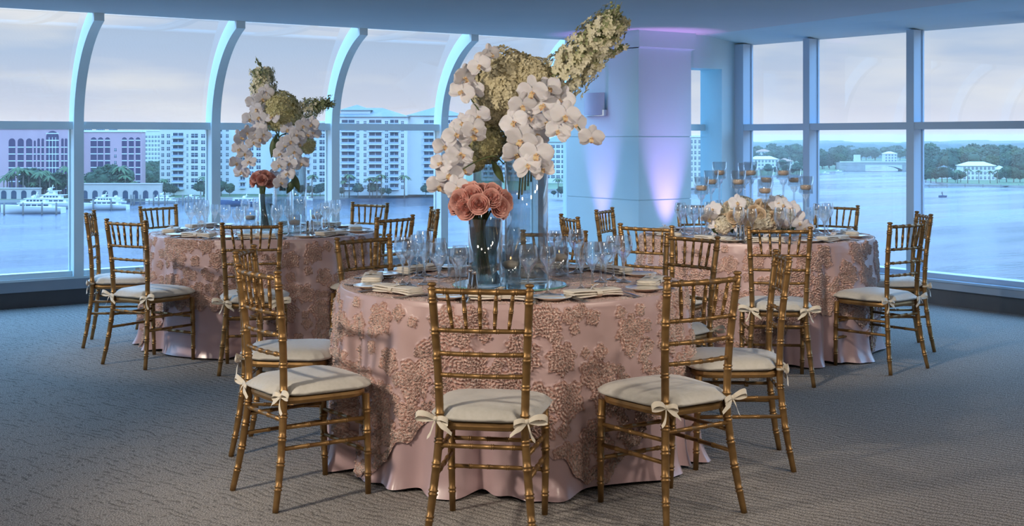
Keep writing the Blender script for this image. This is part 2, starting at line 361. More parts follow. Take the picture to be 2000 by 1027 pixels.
for i in range(len(edges)-1):
    x0, x1 = edges[i]+w_, edges[i+1]-w_
    if edges[i+1] == 6.0: x1 = 6.0
    wn += 1
    o = struct('window_%d' % wn, MB().add([(x0, GY, .29), (x1, GY, .29), (x1, GY, 1.51), (x0, GY, 1.51)], [(0,1,2,3)]), M['pane_low'])
    wn += 1
    mb = MB()
    mb.grid(lambda u, v: (x0+(x1-x0)*u, arcpt(.03+v*.97, GY)[0], arcpt(.03+v*.97, GY)[1]), 1, 16, smooth=True)
    struct('window_%d' % wn, mb, M['pane'])
# end piece behind the column
struct('wall_end', MB().box((6.0, -.84, 0), (6.15, .1, H+.2)), M['wall'])
# column with mouldings and joint lines
cx0, cx1, cy0, cy1 = 5.33, 6.01, -1.95, -.83
mb = MB()
for (z0, z1) in ((0, .832), (.842, 1.44), (1.45, 2.30)):
    mb.box((cx0, cy0, z0), (cx1, cy1, z1))
mb.box((cx0+.008, cy0+.008, .0), (cx1-.008, cy1-.0, 2.46))
mb.box((cx0-.0, cy0-.012, 2.292), (cx1+.012, cy1, 2.302)); mb.box((cx0-.02, cy0-.03, 2.302), (cx1+.035, cy1, H))
struct('wall_column', mb, M['wall'])
# short wall with the opening beside the column
wy = -1.87
mb = MB().box((6.51, wy, 0), (XR+.15, wy+.31, H)).box((6.01, wy, 2.13), (6.51, wy+.31, H)).box((6.01, wy, 0), (6.51, wy+.31, .226))
struct('wall_far', mb, M['wall'])
struct('window_90', MB().add([(6.01, wy+.30, .226), (6.51, wy+.30, .226), (6.51, wy+.30, 2.13), (6.01, wy+.30, 2.13)], [(0,1,2,3)]), M['pane'])
struct('trim_40', MB().box((6.012, wy+.24, 1.508), (6.51, wy+.305, 1.574)), M['frame'])
# right window wall
struct('baseboard_right', MB().box((XR, -14.5, 0), (XR+.15, wy, .136)), M['base_dark'])
struct('wall_right_sill', MB().box((XR-.035, -14.5, .136), (XR+.16, wy, .20)), M['sill_fascia'])
struct('trim_41', MB().box((XR-.05, -14.5, .20), (XR+.16, wy, .218)).box((XR+.03, -14.5, .218), (XR+.16, wy, .262)), M['frame_r'])
muls = [-1.93, -2.82, -4.01, -5.20, -6.39, -7.58, -8.77]
for i, y in enumerate(muls):
    hw = .04 if i else .06
    struct('trim_%d' % (42+i), MB().box((XR-.0, y-hw, .218), (XR+.14, y+hw, 2.385)).box((XR+.11, y-hw-.012, .26), (XR+.13, y+hw+.012, 2.38)), M['frame_r'])
struct('trim_50', MB().box((XR+.005, -9.3, 1.508), (XR+.135, wy, 1.572)), M['frame_r'])
ys = muls+[-9.3]
for i in range(len(ys)-1):
    y0, y1 = ys[i]-.04, ys[i+1]+.04
    for j, (z0, z1, mm_) in enumerate(((.262, 1.51, M['pane_low']), (1.57, 2.385, M['pane']))):
        struct('window_%d' % (60+2*i+j), MB().add([(XR+.12, y0, z0), (XR+.12, y1, z0), (XR+.12, y1, z1), (XR+.12, y0, z1)], [(0,1,2,3)]), mm_)
# sconce on the column's left face
sc = empty('wall_sconce', (cx0, -1.32, 1.66), 0, 'flat frosted glass wall sconce with a chrome bracket on the column', 'wall lamp')
g_ = MB()
g_.grid(lambda u, v: (-.03-.055*math.sin(PI*u), -.16+.32*u, .22*v), 10, 1); g_.grid(lambda u, v: (-.034-.055*math.sin(PI*u), -.16+.32*u, .22*v), 10, 1)
fr = mat('frosted_sconce_glass', (.42, .50, .66), .3, noise=(5, (.38, .46, .62)), spec=.5)
g_.build('shade', fr, sc)
MB().box((-.045, -.165, -.008), (0.0, -.125, .05)).build('bracket', M['chrome'], sc)
MB().box((-.03, -.14, -.01), (-.002, .16, -.002)).build('lower_rail', M['chrome'], sc)
# uplights at the column foot
for (x_, y_, w2) in ((5.10, -1.40, 'on the column\'s left side, behind the far chairs'), (5.68, -2.19, 'at the column\'s front foot, behind the far chairs')):
    u = empty('uplight', (x_, y_, 0), 0, 'small black floor uplight '+w2, 'uplight')
    MB().lathe([(.0, 0), (.05, 0), (.05, .07), (.045, .09), (.04, .085), (.035, .06), (0, .06)], 16).build('housing', M['base_dark'], u)

# ------------------------------------------------------------------ chairs
def bamboo(path, r0, rings, n=10, taper=1.0):
    "path: polyline, rings: positions 0..1 along it"
    pts = [Vector(p) for p in path]; Ls = [0]
    for i in range(1, len(pts)): Ls.append(Ls[-1]+(pts[i]-pts[i-1]).length)
    T = Ls[-1]
    def at(s_):
        s_ = min(max(s_, 0), T)
        for i in range(1, len(pts)):
            if s_ <= Ls[i]+1e-9:
                k = (s_-Ls[i-1])/max(1e-9, Ls[i]-Ls[i-1]); return pts[i-1].lerp(pts[i], k)
        return pts[-1]
    S = {}
    for i in range(len(Ls)): S[Ls[i]] = 1.0
    off = [(-1.15, 1.0), (-.85, 1.22), (-.5, 1.22), (-.22, 1.0), (0, .96), (.22, 1.0), (.5, 1.22), (.85, 1.22), (1.15, 1.0)]
    q = r0*.62
    for c in rings:
        for o_, k in off:
            s_ = c*T+o_*q
            if 0 < s_ < T: S[s_] = k
    ss = sorted(S)
    return [at(s_) for s_ in ss], [r0*S[s_]*(1+(taper-1)*(s_/T)) for s_ in ss], n
def bspl(pts, n=14):
    "smooth polyline through points"
    pts = [Vector(p) for p in pts]; out = []
    P_ = [pts[0]*2-pts[1]]+pts+[pts[-1]*2-pts[-2]]
    for i in range(1, len(P_)-2):
        for k in range(n):
            t = k/n; a, b, c, d = P_[i-1], P_[i], P_[i+1], P_[i+2]
            out.append(.5*((2*b)+(c-a)*t+(2*a-5*b+4*c-d)*t*t+(-a+3*b-3*c+d)*t**3))
    out.append(P_[-2]); return out
def post_xy(z):
    "rear post centre (half width, y) at height z"
    zs = [0, .15, .30, .42, .60, .75, .90]; xs = [.192, .175, .160, .153, .158, .166, .174]; yy = [-.232, -.205, -.186, -.178, -.182, -.195, -.214]
    return float(np.interp(z, zs, xs)), float(np.interp(z, zs, yy))
def make_chair():
    r = empty('chiavari_chair')
    for s in (-1, 1):
        path = bspl([(s*post_xy(z)[0], post_xy(z)[1], z) for z in (0, .15, .30, .42, .60, .75, .90)], 5)
        a, b, n = bamboo(path, .0150, [.10, .20, .305, .40, .50, .615, .73, .83, .955], 10)
        mb = MB().tube(a, [min(1, .80+.35*(p.z/.3))*q for p, q in zip(a, b)], n)
        x, y = post_xy(.90)
        mb.lathe([(.012, -.004), (.0165, .0), (.0165, .004), (.0105, .008), (.0105, .010), (.0165, .015), (.0175, .019), (.013, .024), (0, .026)], 12, (s*x, y, .898))
        mb.build('rear_post', M['gold'], r)
        path = [(s*.178, .185, 0), (s*.182, .180, .21), (s*.180, .172, .405)]
        a, b, n = bamboo(path, .0150, [.20, .42, .63, .84], 10)
        MB().tube(a, [min(1.05, .78+.3*(p.z/.4))*q for p, q in zip(a, b)], n).build('front_leg', M['gold'], r)
    def rail(z, rr, name, bow=.018, rings=(.14, .32, .5, .68, .86)):
        x, y = post_xy(z)
        path = [(x*(2*k/10-1), y-bow*(1-(2*k/10-1)**2), z) for k in range(11)]
        a, b, n = bamboo(path, rr, rings, 8)
        MB().tube(a, b, n).build(name, M['gold'], r)
    rail(.893, .0105, 'top_rail'); rail(.753, .0085, 'back_rail'); rail(.669, .0085, 'back_rail'); rail(.592, .0085, 'back_rail')
    for k in range(5):
        q = (k-2)/2
        xt, yt = .118*q, post_xy(.893)[1]-.018*(1-(.118*q/.174)**2)
        xb, yb = .100*q, post_xy(.753)[1]-.018*(1-(.1*q/.166)**2)
        a, b, n = bamboo([(xt, yt, .890), ((xt+xb)/2, (yt+yb)/2, .822), (xb, yb, .756)], .0068, [.16, .5, .84], 8)
        MB().tube(a, [v*(.75+.45*math.sin(PI*min(1, max(0, (.890-p.z)/.134)))) for p, v in zip(a, b)], n).build('spindle', M['gold'], r)
    def st(p0, p1, name, rings=(.25, .5, .75), rr=.0085):
        a, b, n = bamboo([p0, (Vector(p0)+Vector(p1))/2, p1], rr, rings, 8); MB().tube(a, b, n).build(name, M['gold'], r)
    x, y = post_xy(.341); st((-x, y, .341), (x, y, .341), 'stretcher', (.14, .38, .62, .86))
    st((-.18, .176, .282), (.18, .176, .282), 'stretcher', (.2, .4, .6, .8)); st((-.18, .180, .174), (.18, .180, .174), 'stretcher', (.2, .4, .6, .8))
    for s in (-1, 1):
        for z in (.312, .232):
            x, y = post_xy(z); st((s*x, y, z), (s*.181, .178, z-.004), 'stretcher', (.3, .52, .74))
    # seat frame: trapezoid with bowed front and sides
    def outline(g=0.0, n=40, py=.0):
        o_ = []
        for k in range(n):
            t = 2*PI*k/n; c, s_ = math.cos(t), math.sin(t)
            e_ = .42
            x = (abs(c)**e_)*(1 if c > 0 else -1); y = (abs(s_)**e_)*(1 if s_ > 0 else -1)
            wx = .182+.018*y
            o_.append(((wx+g)*x, (.190+g)*y-.002+.012*(1-x*x)*(1 if y > 0 else .2)))
        return o_
    fr_ = MB(); o1 = outline()
    prof = [(-.008, .396), (.0, .400), (.003, .412), (.0, .424), (-.010, .428)]
    vs = []; n = len(o1)
    for g, z in prof: vs += [(px, py, z) for px, py in outline(g)]
    fs = [(i*n+k, i*n+(k+1) % n, (i+1)*n+(k+1) % n, (i+1)*n+k) for i in range(len(prof)-1) for k in range(n)]
    fs += [tuple(range(n-1, -1, -1)), tuple((len(prof)-1)*n+k for k in range(n))]
    fr_.add(vs, fs, 0, False); fr_.build('seat', M['gold'], r)
    # cushion
    cu = MB(); n = 64; vs = []
    def wav(k): return .004*math.sin(k*1.7)+.003*math.sin(k*3.1+1)
    cp = [(-.012, .431), (.008, .430), (.020, .436), (.024, .442), (.020, .446), (.013, .454), (.002, .464), (-.02, .473), (-.07, .480), (-.14, .482)]
    for i, (g, z) in enumerate(cp):
        ol = outline(g, n)
        for k, (px, py) in enumerate(ol):
            q = wav(k)*(1 if i < 6 else .3)
            l_ = math.hypot(px, py) or 1
            # notch at the rear posts
            nt_ = .028*math.exp(-((px-math.copysign(.158, px))**2+(py+.18)**2)/.0012) if py < -.1 else 0
            vs.append((px*(1+q/l_)-math.copysign(nt_, px), py*(1+q/l_)+nt_*.6, z+q*.6*(1 if i in (2, 3, 4) else .3)))
    fs = [(i*n+k, i*n+(k+1) % n, (i+1)*n+(k+1) % n, (i+1)*n+k) for i in range(len(cp)-1) for k in range(n)]
    fs += [tuple(range(n-1, -1, -1)), tuple((len(cp)-1)*n+k for k in range(n))]
    cu.add(vs, fs, 0, True); c_ = cu.build('cushion', M['cushion'], r)
    for s in (-1, 1):
        tb = MB(); x, y = post_xy(.435)
        tb.lathe([(.0165, -.007), (.0175, -.003), (.0175, .004), (.0165, .008)], 14, (s*x, y, .437))
        # bow: two loops and two tails, ribbon strips
        kx, ky, kz = s*(x+.010), y-.016, .437
        def strip(pts, w):
            pts = bspl(pts, 5)
            def fn(u, v):
                i = min(len(pts)-1, int(round(u*(len(pts)-1)))); p = pts[i]
                return (p.x, p.y+(v-.5)*.006, p.z+(v-.5)*w*(.45+.55*math.sin(PI*min(1, .15+.8*u))))
            tb.grid(fn, len(pts)-1, 2)
        strip([(kx, ky, kz), (kx+s*.030, ky-.012, kz+.018), (kx+s*.062, ky-.01, kz+.020), (kx+s*.072, ky-.004, kz+.004), (kx+s*.040, ky, kz-.004), (kx, ky, kz)], .020)
        strip([(kx, ky, kz), (kx-s*.022, ky-.014, kz+.006), (kx-s*.046, ky-.014, kz-.004), (kx-s*.040, ky-.008, kz-.016), (kx-s*.01, ky, kz-.006), (kx, ky, kz)], .018)
        strip([(kx, ky, kz), (kx-s*.020, ky-.012, kz-.020), (kx-s*.038, ky-.016, kz-.030), (kx-s*.06, ky-.014, kz-.050)], .020)
        strip([(kx, ky, kz), (kx+s*.010, ky-.012, kz-.026), (kx+s*.018, ky-.014, kz-.05), (kx+s*.03, ky-.012, kz-.066)], .018)
        tb.lathe([(0, -.01), (.008, -.006), (.009, 0), (.008, .006), (0, .01)], 10, (kx, ky, kz))
        tb.build('ribbon_tie', M['ribbon'], c_)
    return r
TABLES = {'front': (0.0, 5.80), 'left': (-1.76, 8.95), 'right': (1.68, 8.65)}
CHAIRS = [  # table, seat, mid of the back top (X, d)
 ('front', 'nearest', -.111, 4.40), ('front', 'near-left', -1.005, 4.953), ('front', 'left', -1.241, 5.83), ('front', 'far-left', -.774, 6.545),
 ('front', 'far', .232, 6.94), ('front', 'far-right', .95, 6.63), ('front', 'right', 1.20, 5.57), ('front', 'near-right', .716, 4.70),
 ('left', 'left', -2.94, 8.74), ('left', 'near-left', -2.42, 7.86), ('left', 'far-left', -2.69, 9.54), ('left', 'nearest', -1.576, 7.587),
 ('left', 'far-right', -1.13, 9.97), ('left', 'near-right', -.765, 8.22), ('left', 'right', -.567, 9.19),
 ('right', 'nearest', 1.543, 7.23), ('right', 'near-left', .79, 7.41), ('right', 'left', .378, 8.285), ('right', 'far-left', .67, 9.09),
 ('right', 'far', 1.47, 9.85), ('right', 'far-right', 2.49, 9.63), ('right', 'right', 2.82, 8.59), ('right', 'near-right', 2.425, 7.70)]
TNAME = {'front': 'front table', 'left': 'table by the arched windows at left', 'right': 'table at right with tall candle glasses'}
TSHORT = {'front': 'front table', 'left': 'left table', 'right': 'right table'}
chair0 = make_chair()
YAW = {('front', 'near-left'): -3, ('front', 'right'): 8, ('front', 'nearest'): -4}
for i, (tb_, seat, X, d) in enumerate(CHAIRS):
    o = chair0 if i == 0 else copy_tree(chair0)
    tX, td = TABLES[tb_]
    v = Vector((tX-X, td-d)).normalized()
    ang = math.atan2(v.y, v.x)+math.radians(YAW.get((tb_, seat), 0))   # facing, in viewer axes
    fx, fy = math.cos(ang), math.sin(ang)
    o.location = G(X+.214*fx, d+.214*fy)
    o.rotation_euler = (0, 0, ang-PI/2-A)
    tag(o, 'gold bamboo-style chair with ivory cushion at the %s seat of the %s' % (seat, TSHORT[tb_]), 'chair', 'gold chairs around the %s' % TSHORT[tb_])

# ------------------------------------------------------------------ tablecloths
TR, TZ = .78, .757
def sig(x): return 1/(1+np.exp(-x))
def folds(th, seed):
    r_ = np.random.default_rng(seed); t = th+.16*np.sin(3*th+r_.uniform(0, 6))+.10*np.sin(5*th+r_.uniform(0, 6))
    a = .50*np.cos(13*t+r_.uniform(0, 6))+.35*np.cos(8*t+r_.uniform(0, 6))+.35*np.cos(21*t+r_.uniform(0, 6))+.22*np.cos(34*t+r_.uniform(0, 6))
    return a/1.1
def skirt_r(th, k, seed):
    "k = 0 at the table edge, 1 at the floor"
    f = folds(th, seed); s_ = np.clip((k-.03)/.97, 0, 1)
    return TR+.012*np.sqrt(np.clip(k*12, 0, 1))+.045*k+(.056*s_**.55+.004*s_**3)*f+.035*np.clip((k-.86)/.14, 0, 1)**2*(.5+.5*f)
def mesh_np(name, V, Fq, m, attr=None):
    me = bpy.data.meshes.new(name)
    me.vertices.add(len(V)); me.vertices.foreach_set('co', V.astype(np.float32).ravel())
    me.loops.add(Fq.size); me.loops.foreach_set('vertex_index', Fq.astype(np.int32).ravel())
    me.polygons.add(len(Fq)); me.polygons.foreach_set('loop_start', np.arange(0, Fq.size, 4, dtype=np.int32))
    me.polygons.foreach_set('use_smooth', np.ones(len(Fq), dtype=bool))
    me.materials.append(m)
    if attr is not None:
        a = me.attributes.new('lace', 'FLOAT', 'POINT'); a.data.foreach_set('value', attr.astype(np.float32))
    me.update(calc_edges=True); me.validate(); return me
def polar(Rr, Z, th):
    "arrays (rows, n) -> verts and closed quads"
    V = np.stack([Rr*np.cos(th)[None, :], Rr*np.sin(th)[None, :], Z], -1)
    r_, n = Rr.shape; idx = np.arange(r_*n).reshape(r_, n); nx = np.roll(idx, -1, 1)
    Fq = np.stack([idx[:-1], nx[:-1], nx[1:], idx[1:]], -1).reshape(-1, 4)
    return V, Fq
def underlay(seed):
    n = 480; th = np.linspace(0, 2*PI, n, endpoint=False)
    kk = np.concatenate([np.linspace(0, .04, 5)[:-1], np.linspace(.04, 1, 44)])
    Rr = np.array([skirt_r(th, k, seed) for k in kk]); Z = np.repeat((TZ*(1-kk)+.004*kk)[:, None], n, 1)
    f = folds(th, seed)
    lift = np.clip((kk-.9)/.1, 0, 1)[:, None]*(.018*(.5-.5*f))[None, :]
    Z = Z+lift
    top = np.linspace(0.01, TR, 12)[:-1]
    Rr = np.vstack([np.repeat(top[:, None], n, 1), Rr]); Z = np.vstack([np.full((len(top), n), TZ), Z])
    V, Fq = polar(Rr, Z, th); return mesh_np('satin_underlay', V.reshape(-1, 3), Fq, M['satin'])
def lace_field(U, Wd, period, flowers):
    h = np.zeros_like(U); m = np.zeros_like(U)
    for (u, w, R_, nl, ph, kr) in flowers:
        du = (U-u+period/2) % period-period/2 if period else U-u
        dw = Wd-w; rr = np.hypot(du, dw); sel = rr < R_*1.35
        if not sel.any(): continue
        ph_ = np.arctan2(dw[sel], du[sel]); lob = 1+.13*np.cos(nl*ph_+ph)+.06*np.sin((2*nl+1)*ph_+2*ph)
        rho = rr[sel]/(R_*lob)
        mk = sig((1-rho)*26)
        sq = .5+.5*np.sin(2*PI*kr*rho+1.6*np.sin(nl*ph_*2+ph)+1.1*np.sin(13*ph_+ph*3+4*rho))
        hh = mk*(.12+.88*sq)*(.72+.28*np.cos(nl*ph_*4+5*rho+ph))
        h[sel] = np.maximum(h[sel], hh); m[sel] = np.maximum(m[sel], mk)
    return h, m
def make_flowers(umax, wmax, seed, periodic, n=150):
    r_ = np.random.default_rng(seed); fl = []; tries = 0
    while len(fl) < n and tries < 14000:
        tries += 1
        u, w = r_.uniform(0, umax), r_.uniform(.02, wmax); big = r_.random() < .5 or len(fl) < 60
        R_ = r_.uniform(.055, .085) if big else r_.uniform(.022, .038)
        ok = True
        for g in fl:
            du = abs(u-g[0]); du = min(du, umax-du) if periodic else du
            if math.hypot(du, w-g[1]) < (R_+g[2])*.70: ok = False; break
        if ok: fl.append((u, w, R_, int(r_.integers(5, 8)) if big else 4, r_.uniform(0, 6), R_/.0155 if big else R_/.0135))
    return fl
def overlay(seed, corners):
    n = 1400; th = np.linspace(0, 2*PI, n, endpoint=False); per = 2*PI*.82
    # hem height above the floor: corners touch the floor, mid sides hang higher
    best = np.full(n, 9.)
    for c in corners:
        dth = np.abs((th-c+PI) % (2*PI)-PI); best = np.minimum(best, dth)
    hem = .02+.29*np.clip((best-.06)/.38, 0, 1)**.9+.012*np.sin(th*37)+.010*np.sin(th*61+1)
    rows = 178; v = np.linspace(0, 1, rows)
    K = v[:, None]*((TZ-hem)/TZ)[None, :]                   # k coordinate of skirt
    TH = np.repeat(th[None, :], rows, 0)
    Rr = skirt_r(TH, K, seed)
    U = TH*.82; Wd = K*TZ
    fl = make_flowers(per, .76, seed+5, True, 420)
    # a border of blossoms that follows the hem
    r_ = np.random.default_rng(seed+9)
    for k in range(88):
        t = 2*PI*k/88; hz = float(np.interp(t, th, hem)); fl.append((t*.82, TZ-hz-.022, r_.uniform(.022, .034), 5, r_.uniform(0, 6), 2.0))
    h, m = lace_field(U, Wd, per, fl)
    Z = TZ*(1-K)+.005+.0*K
    D = .004+.018*h
    fr_ = folds(TH, seed); K2 = np.clip((K-.9)/.1, 0, 1)*.018*(.5-.5*fr_)
    Rr = Rr+D; Z = Z+K2+.004
    rt = 150; rad = np.linspace(.012, TR-.004, rt)
    X_ = rad[:, None]*np.cos(th)[None, :]; Y_ = rad[:, None]*np.sin(th)[None, :]
    ft = make_flowers(1.7, 1.7, seed+3, False, 230); ft = [(a-.85, b-.85, c, d, e_, f_) for a, b, c, d, e_, f_ in ft]
    ht, mt = lace_field(X_, Y_, None, ft)
    Zt = TZ+.004+.004*ht; Rt = np.repeat(rad[:, None], n, 1)
    # only skirt rows full resolution; top uses every second column by sharing the same th
    V, Fq = polar(np.vstack([Rt, Rr]), np.vstack([Zt, Z]), th)
    return mesh_np('lace_overlay', V.reshape(-1, 3), Fq, M['lace'], np.concatenate([(.35+.65*mt*ht).ravel(), (m*(.35+.65*h)).ravel()]))
# angles are in viewer axes; the nearest side is -90 degrees
UND = underlay(3); OVR = overlay(3, [math.radians(a) for a in (-137, -65, 30, 130)])
for k, rz in (('front', 0.0), ('left', 1.35), ('right', .55)):
    X, d = TABLES[k]
    o = inst('satin_tablecloth', UND, None, G(X, d, 0), (0, 0, -A+rz))
    tag(o, 'floor-length rose satin cloth under the lace of the %s' % TSHORT[k], 'tablecloth', 'rose satin tablecloths')
    o = inst('lace_overlay', OVR, None, G(X, d, 0), (0, 0, -A+rz))
    tag(o, 'pink ribbon-flower lace overlay draped on the %s' % TSHORT[k], 'tablecloth', 'ribbon lace overlays')
TT = TZ+.009                                             # where things stand

# ------------------------------------------------------------------ tableware meshes
def goblet(h, rb, hb, rr, foot):
    st_ = h-hb; pr = [(0, .0), (foot, .0), (foot, .002), (foot*.5, .006), (.006, .014), (.0042, .03), (.004, st_*.7), (.006, st_-.01), (.012, st_)]
    for k in range(1, 13):
        t = k/12; r_ = rb*math.sin(PI*.5*min(1, t*1.65))**.75 if t < .62 else rb+(rr-rb)*((t-.62)/.38)**1.3
        pr.append((max(.012, r_), st_+hb*t))
    b = MB().lathe(pr, 20); inner = [(r_-.0012, z) for r_, z in pr[-11:]]
    return b
G1 = goblet(.215, .041, .115, .034, .036).mesh('water_goblet', M['glass'])
G2 = goblet(.205, .036, .095, .030, .034).mesh('wine_glass', M['glass'])
G3 = goblet(.185, .029, .090, .026, .031).mesh('small_wine_glass', M['glass'])
PL = MB().lathe([(0, .0), (.045, .0), (.048, .004), (.055, .006), (.083, .014), (.084, .016), (.055, .009), (.045, .007), (0, .007)], 40).mesh('bread_plate', M['china'])
def cutlery(kind):
    b = MB(); L_ = .20
    def outl(f, z, n=26, th=.0016):
        vs = []; fs = []
        for i in range(n+1):
            y = -L_/2+L_*i/n; w = f(i/n); vs += [(-w, y, z(i/n)), (w, y, z(i/n)), (w, y, z(i/n)+th), (-w, y, z(i/n)+th)]
        for i in range(n):
            for q in range(4): fs.append((i*4+q, i*4+(q+1) % 4, (i+1)*4+(q+1) % 4, (i+1)*4+q))
        fs += [(0, 1, 2, 3), (n*4+3, n*4+2, n*4+1, n*4)]
        b.add(vs, fs, 0, True)
    hz = lambda t: .002+.006*math.sin(PI*t)**2
    if kind == 'knife': outl(lambda t: .007-.002*math.sin(PI*t*1.1) if t < .45 else (.0085 if t < .85 else .0085*(1-(t-.85)/.16)), lambda t: .001)
    if kind == 'spoon': outl(lambda t: .0075*(1-t)+.0025 if t < .68 else .0025+.016*math.sin(PI*(t-.68)/.34)**.7, hz)
    if kind == 'fork':
        outl(lambda t: .0075*(1-t)+.0025 if t < .68 else .0025+.0085*min(1, (t-.68)/.06) if t < .80 else .001, hz)
        for k in range(4):
            x = -.0092+.0061*k; b.tube([(x, L_*.28, .005), (x, L_*.38, .003), (x, L_*.5, .006)], [.0013, .0012, .0006], 5)
    return b.mesh(kind, M['steel'])
CUT = {k: cutlery(k) for k in ('fork', 'knife', 'spoon')}
# orchid blossom facing +Z, about 1 unit = radius
def orchid_mesh(name, seed, mats):
    random.seed(seed); b = MB()
    def petal(ang, ln, wd, cup, z0=0, rnd=.8):
        ca, sa = math.cos(ang), math.sin(ang)
        def fn(u, v):
            w = wd*(math.sin(PI*min(1, max(0, u*rnd+(1-rnd)*.35+.02)))**.65)*(v*2-1)
            x = ln*u; z = z0+cup*u*u-.10*(v*2-1)**2*u+.03*math.sin(9*v+5*u+seed)
            if u > .98: w *= .35
            return (x*ca-w*sa, x*sa+w*ca, z)
        b.grid(fn, 8, 6)
    for a in (90, 215, 325): petal(math.radians(a+random.uniform(-5, 5)), 1.0, .34, random.uniform(-.25, .1), -.04)
    for a in (8, 172): petal(math.radians(a+random.uniform(-5, 5)), 1.02, .56, random.uniform(-.1, .22), .02, .92)
    # lip and column
    b.grid(lambda u, v: ((v-.5)*.34*math.sin(PI*min(1, .25+.75*u)), -.10-.34*u, .10+.20*math.sin(PI*u)+.25*(v-.5)**2), 5, 4, 1)
    b.ico((0, -.02, .12), .075, 1, seg=8, rings=5); b.ico((-.12, -.10, .10), .06, 1, seg=7, rings=5); b.ico((.12, -.10, .10), .06, 1, seg=7, rings=5)
    return b.mesh(name, mats)
ORC = [orchid_mesh('orchid_blossom', s, [M['orchid'], M['orchid_lip']]) for s in (1, 5, 9)]
def add_floret(b, c, nrm, r, mi=0, pn=4):
    nrm = Vector(nrm).normalized(); q = nrm.to_track_quat('Z', 'Y'); sp = random.uniform(0, 6)
    Mx = Matrix.Translation(c) @ q.to_matrix().to_4x4() @ Matrix.Rotation(sp, 4, 'Z')
    vs = []; fs = []
    for k in range(pn):
        a = 2*PI*k/pn; w = PI/pn*.95; up = random.uniform(.15, .5)
        base = len(vs)
        vs += [(0, 0, 0), (r*.62*math.cos(a-w), r*.62*math.sin(a-w), r*up*.55), (r*math.cos(a-w*.35), r*math.sin(a-w*.35), r*up), (r*math.cos(a+w*.35), r*math.sin(a+w*.35), r*up*.8), (r*.62*math.cos(a+w), r*.62*math.sin(a+w), r*up*.45)]
        fs.append((base, base+1, base+2, base+3, base+4))
    b.add(vs, fs, mi, False, Mx)
def hydrangea_mesh(name, seed, m, n=1300, fs_=.084, core=.78):
    random.seed(seed); b = MB(); b.ico((0, 0, 0), core, 0, amp=.05, seg=16, rings=10)
    for i in range(n):
        z = 1-2*(i+.5)/n; t = i*2.399963; rr = math.sqrt(1-z*z)
        d = Vector((rr*math.cos(t), rr*math.sin(t), z))
        k = 1+.06*math.sin(4*d.x+seed)*math.sin(5*d.y)+.05*math.sin(6*d.z+seed)+random.uniform(-.07, .04)
        nn = (d+Vector((random.uniform(-.6, .6), random.uniform(-.6, .6), random.uniform(-.6, .6)))*.8)
        add_floret(b, d*k*.93, nn, random.uniform(fs_*.85, fs_*1.15))
    return b.mesh(name, m)
HYD = hydrangea_mesh('hydrangea_head', 3, M['hydrangea']); HYD2 = hydrangea_mesh('hydrangea_head', 8, M['hydrangea_g']); HYDS = hydrangea_mesh('hydrangea_head', 5, M['hydrangea_w'], 300, .17, .70)
def stock_mesh(name, seed, L_, R_, n, green=.35, sprigs=8, taper=.45):
    "blossom spike along +Z from 0 to L_, green buds at the tip"
    random.seed(seed); b = MB(); b.tube([(0, 0, -.25), (0, 0, L_*.5), (.01, 0, L_)], [.005, .005, .003], 6, 1)
    for i in range(n):
        t = random.random()**.85; a = random.uniform(0, 6.28); rr = R_*(1-taper*t**2)*random.uniform(.45, 1.0)*(1.1 if t > .08 else .8)
        p_ = Vector((rr*math.cos(a), rr*math.sin(a), L_*t*.93)); nn = Vector((math.cos(a), math.sin(a), random.uniform(-.3, .7)))
        g = random.random() < green*(.3+1.4*t*t)
        add_floret(b, p_, nn, random.uniform(.012, .021) if not g else random.uniform(.006, .010), 1 if g else 0, 5)
    for k in range(sprigs):
        a = random.uniform(0, 6.28); t = random.uniform(.45, 1.0); base = Vector((0, 0, L_*t)); d = Vector((math.cos(a), math.sin(a), random.uniform(.6, 1.6))).normalized()
        ln = random.uniform(.6, 1.15)*R_*.8
        pts = [base+d*ln*q+Vector((0, 0, .02*q*q)) for q in (0, .35, .7, 1)]
        b.tube(pts, [.002, .002, .0015, .001], 5, 1)
        for q in range(9):
            u = .3+.7*q/8; c = base+d*ln*u+Vector([random.uniform(-.008, .008) for _ in range(3)])
            b.ico(c, random.uniform(.004, .008), 1, seg=5, rings=4)
    return b.mesh(name, [M['stock'], M['bud']])
def rose_mesh(name, m, seed):
    random.seed(seed); b = MB()
    # heart: spiral tube of petals
    for (nring, rr, hh, op, off) in ((1, .16, .60, .02, 0), (3, .27, .66, .06, .3), (4, .42, .66, .14, .8), (5, .60, .60, .30, .1), (5, .76, .50, .50, .7), (6, .90, .36, .72, .2)):
        for k in range(nring):
            a0 = off+2*PI*k/nring+random.uniform(-.1, .1); wd = (2*PI/nring)*.70 if nring > 1 else PI*1.05
            hj = hh*random.uniform(.95, 1.06)
            def fn(u, v, a0=a0, wd=wd, rr=rr, hj=hj, op=op):
                a = a0+wd*(v*2-1); e_ = 1-abs(v*2-1)**1.4*.34
                zz = -.35+(hj+.35)*u*e_
                r_ = rr*(.35+.65*math.sin(PI*.5*min(1, u*1.25)))+op*.34*max(0, u-.55)**1.5*3.2
                curl = .10*op*max(0, u-.8)/.2
                if abs(v-.5) < .12: r_ += .05*u*op
                return (r_*math.cos(a), r_*math.sin(a), zz-curl)
            b.grid(fn, 7, 8)
    b.ico((0, 0, -.15), .30, 0, seg=10, rings=7)
    return b.mesh(name, m)
ROSE = [rose_mesh('rose', M['rose'], s) for s in (2, 6)]
ROSEC = [rose_mesh('rose', M['rose_c'], s) for s in (3, 7)]
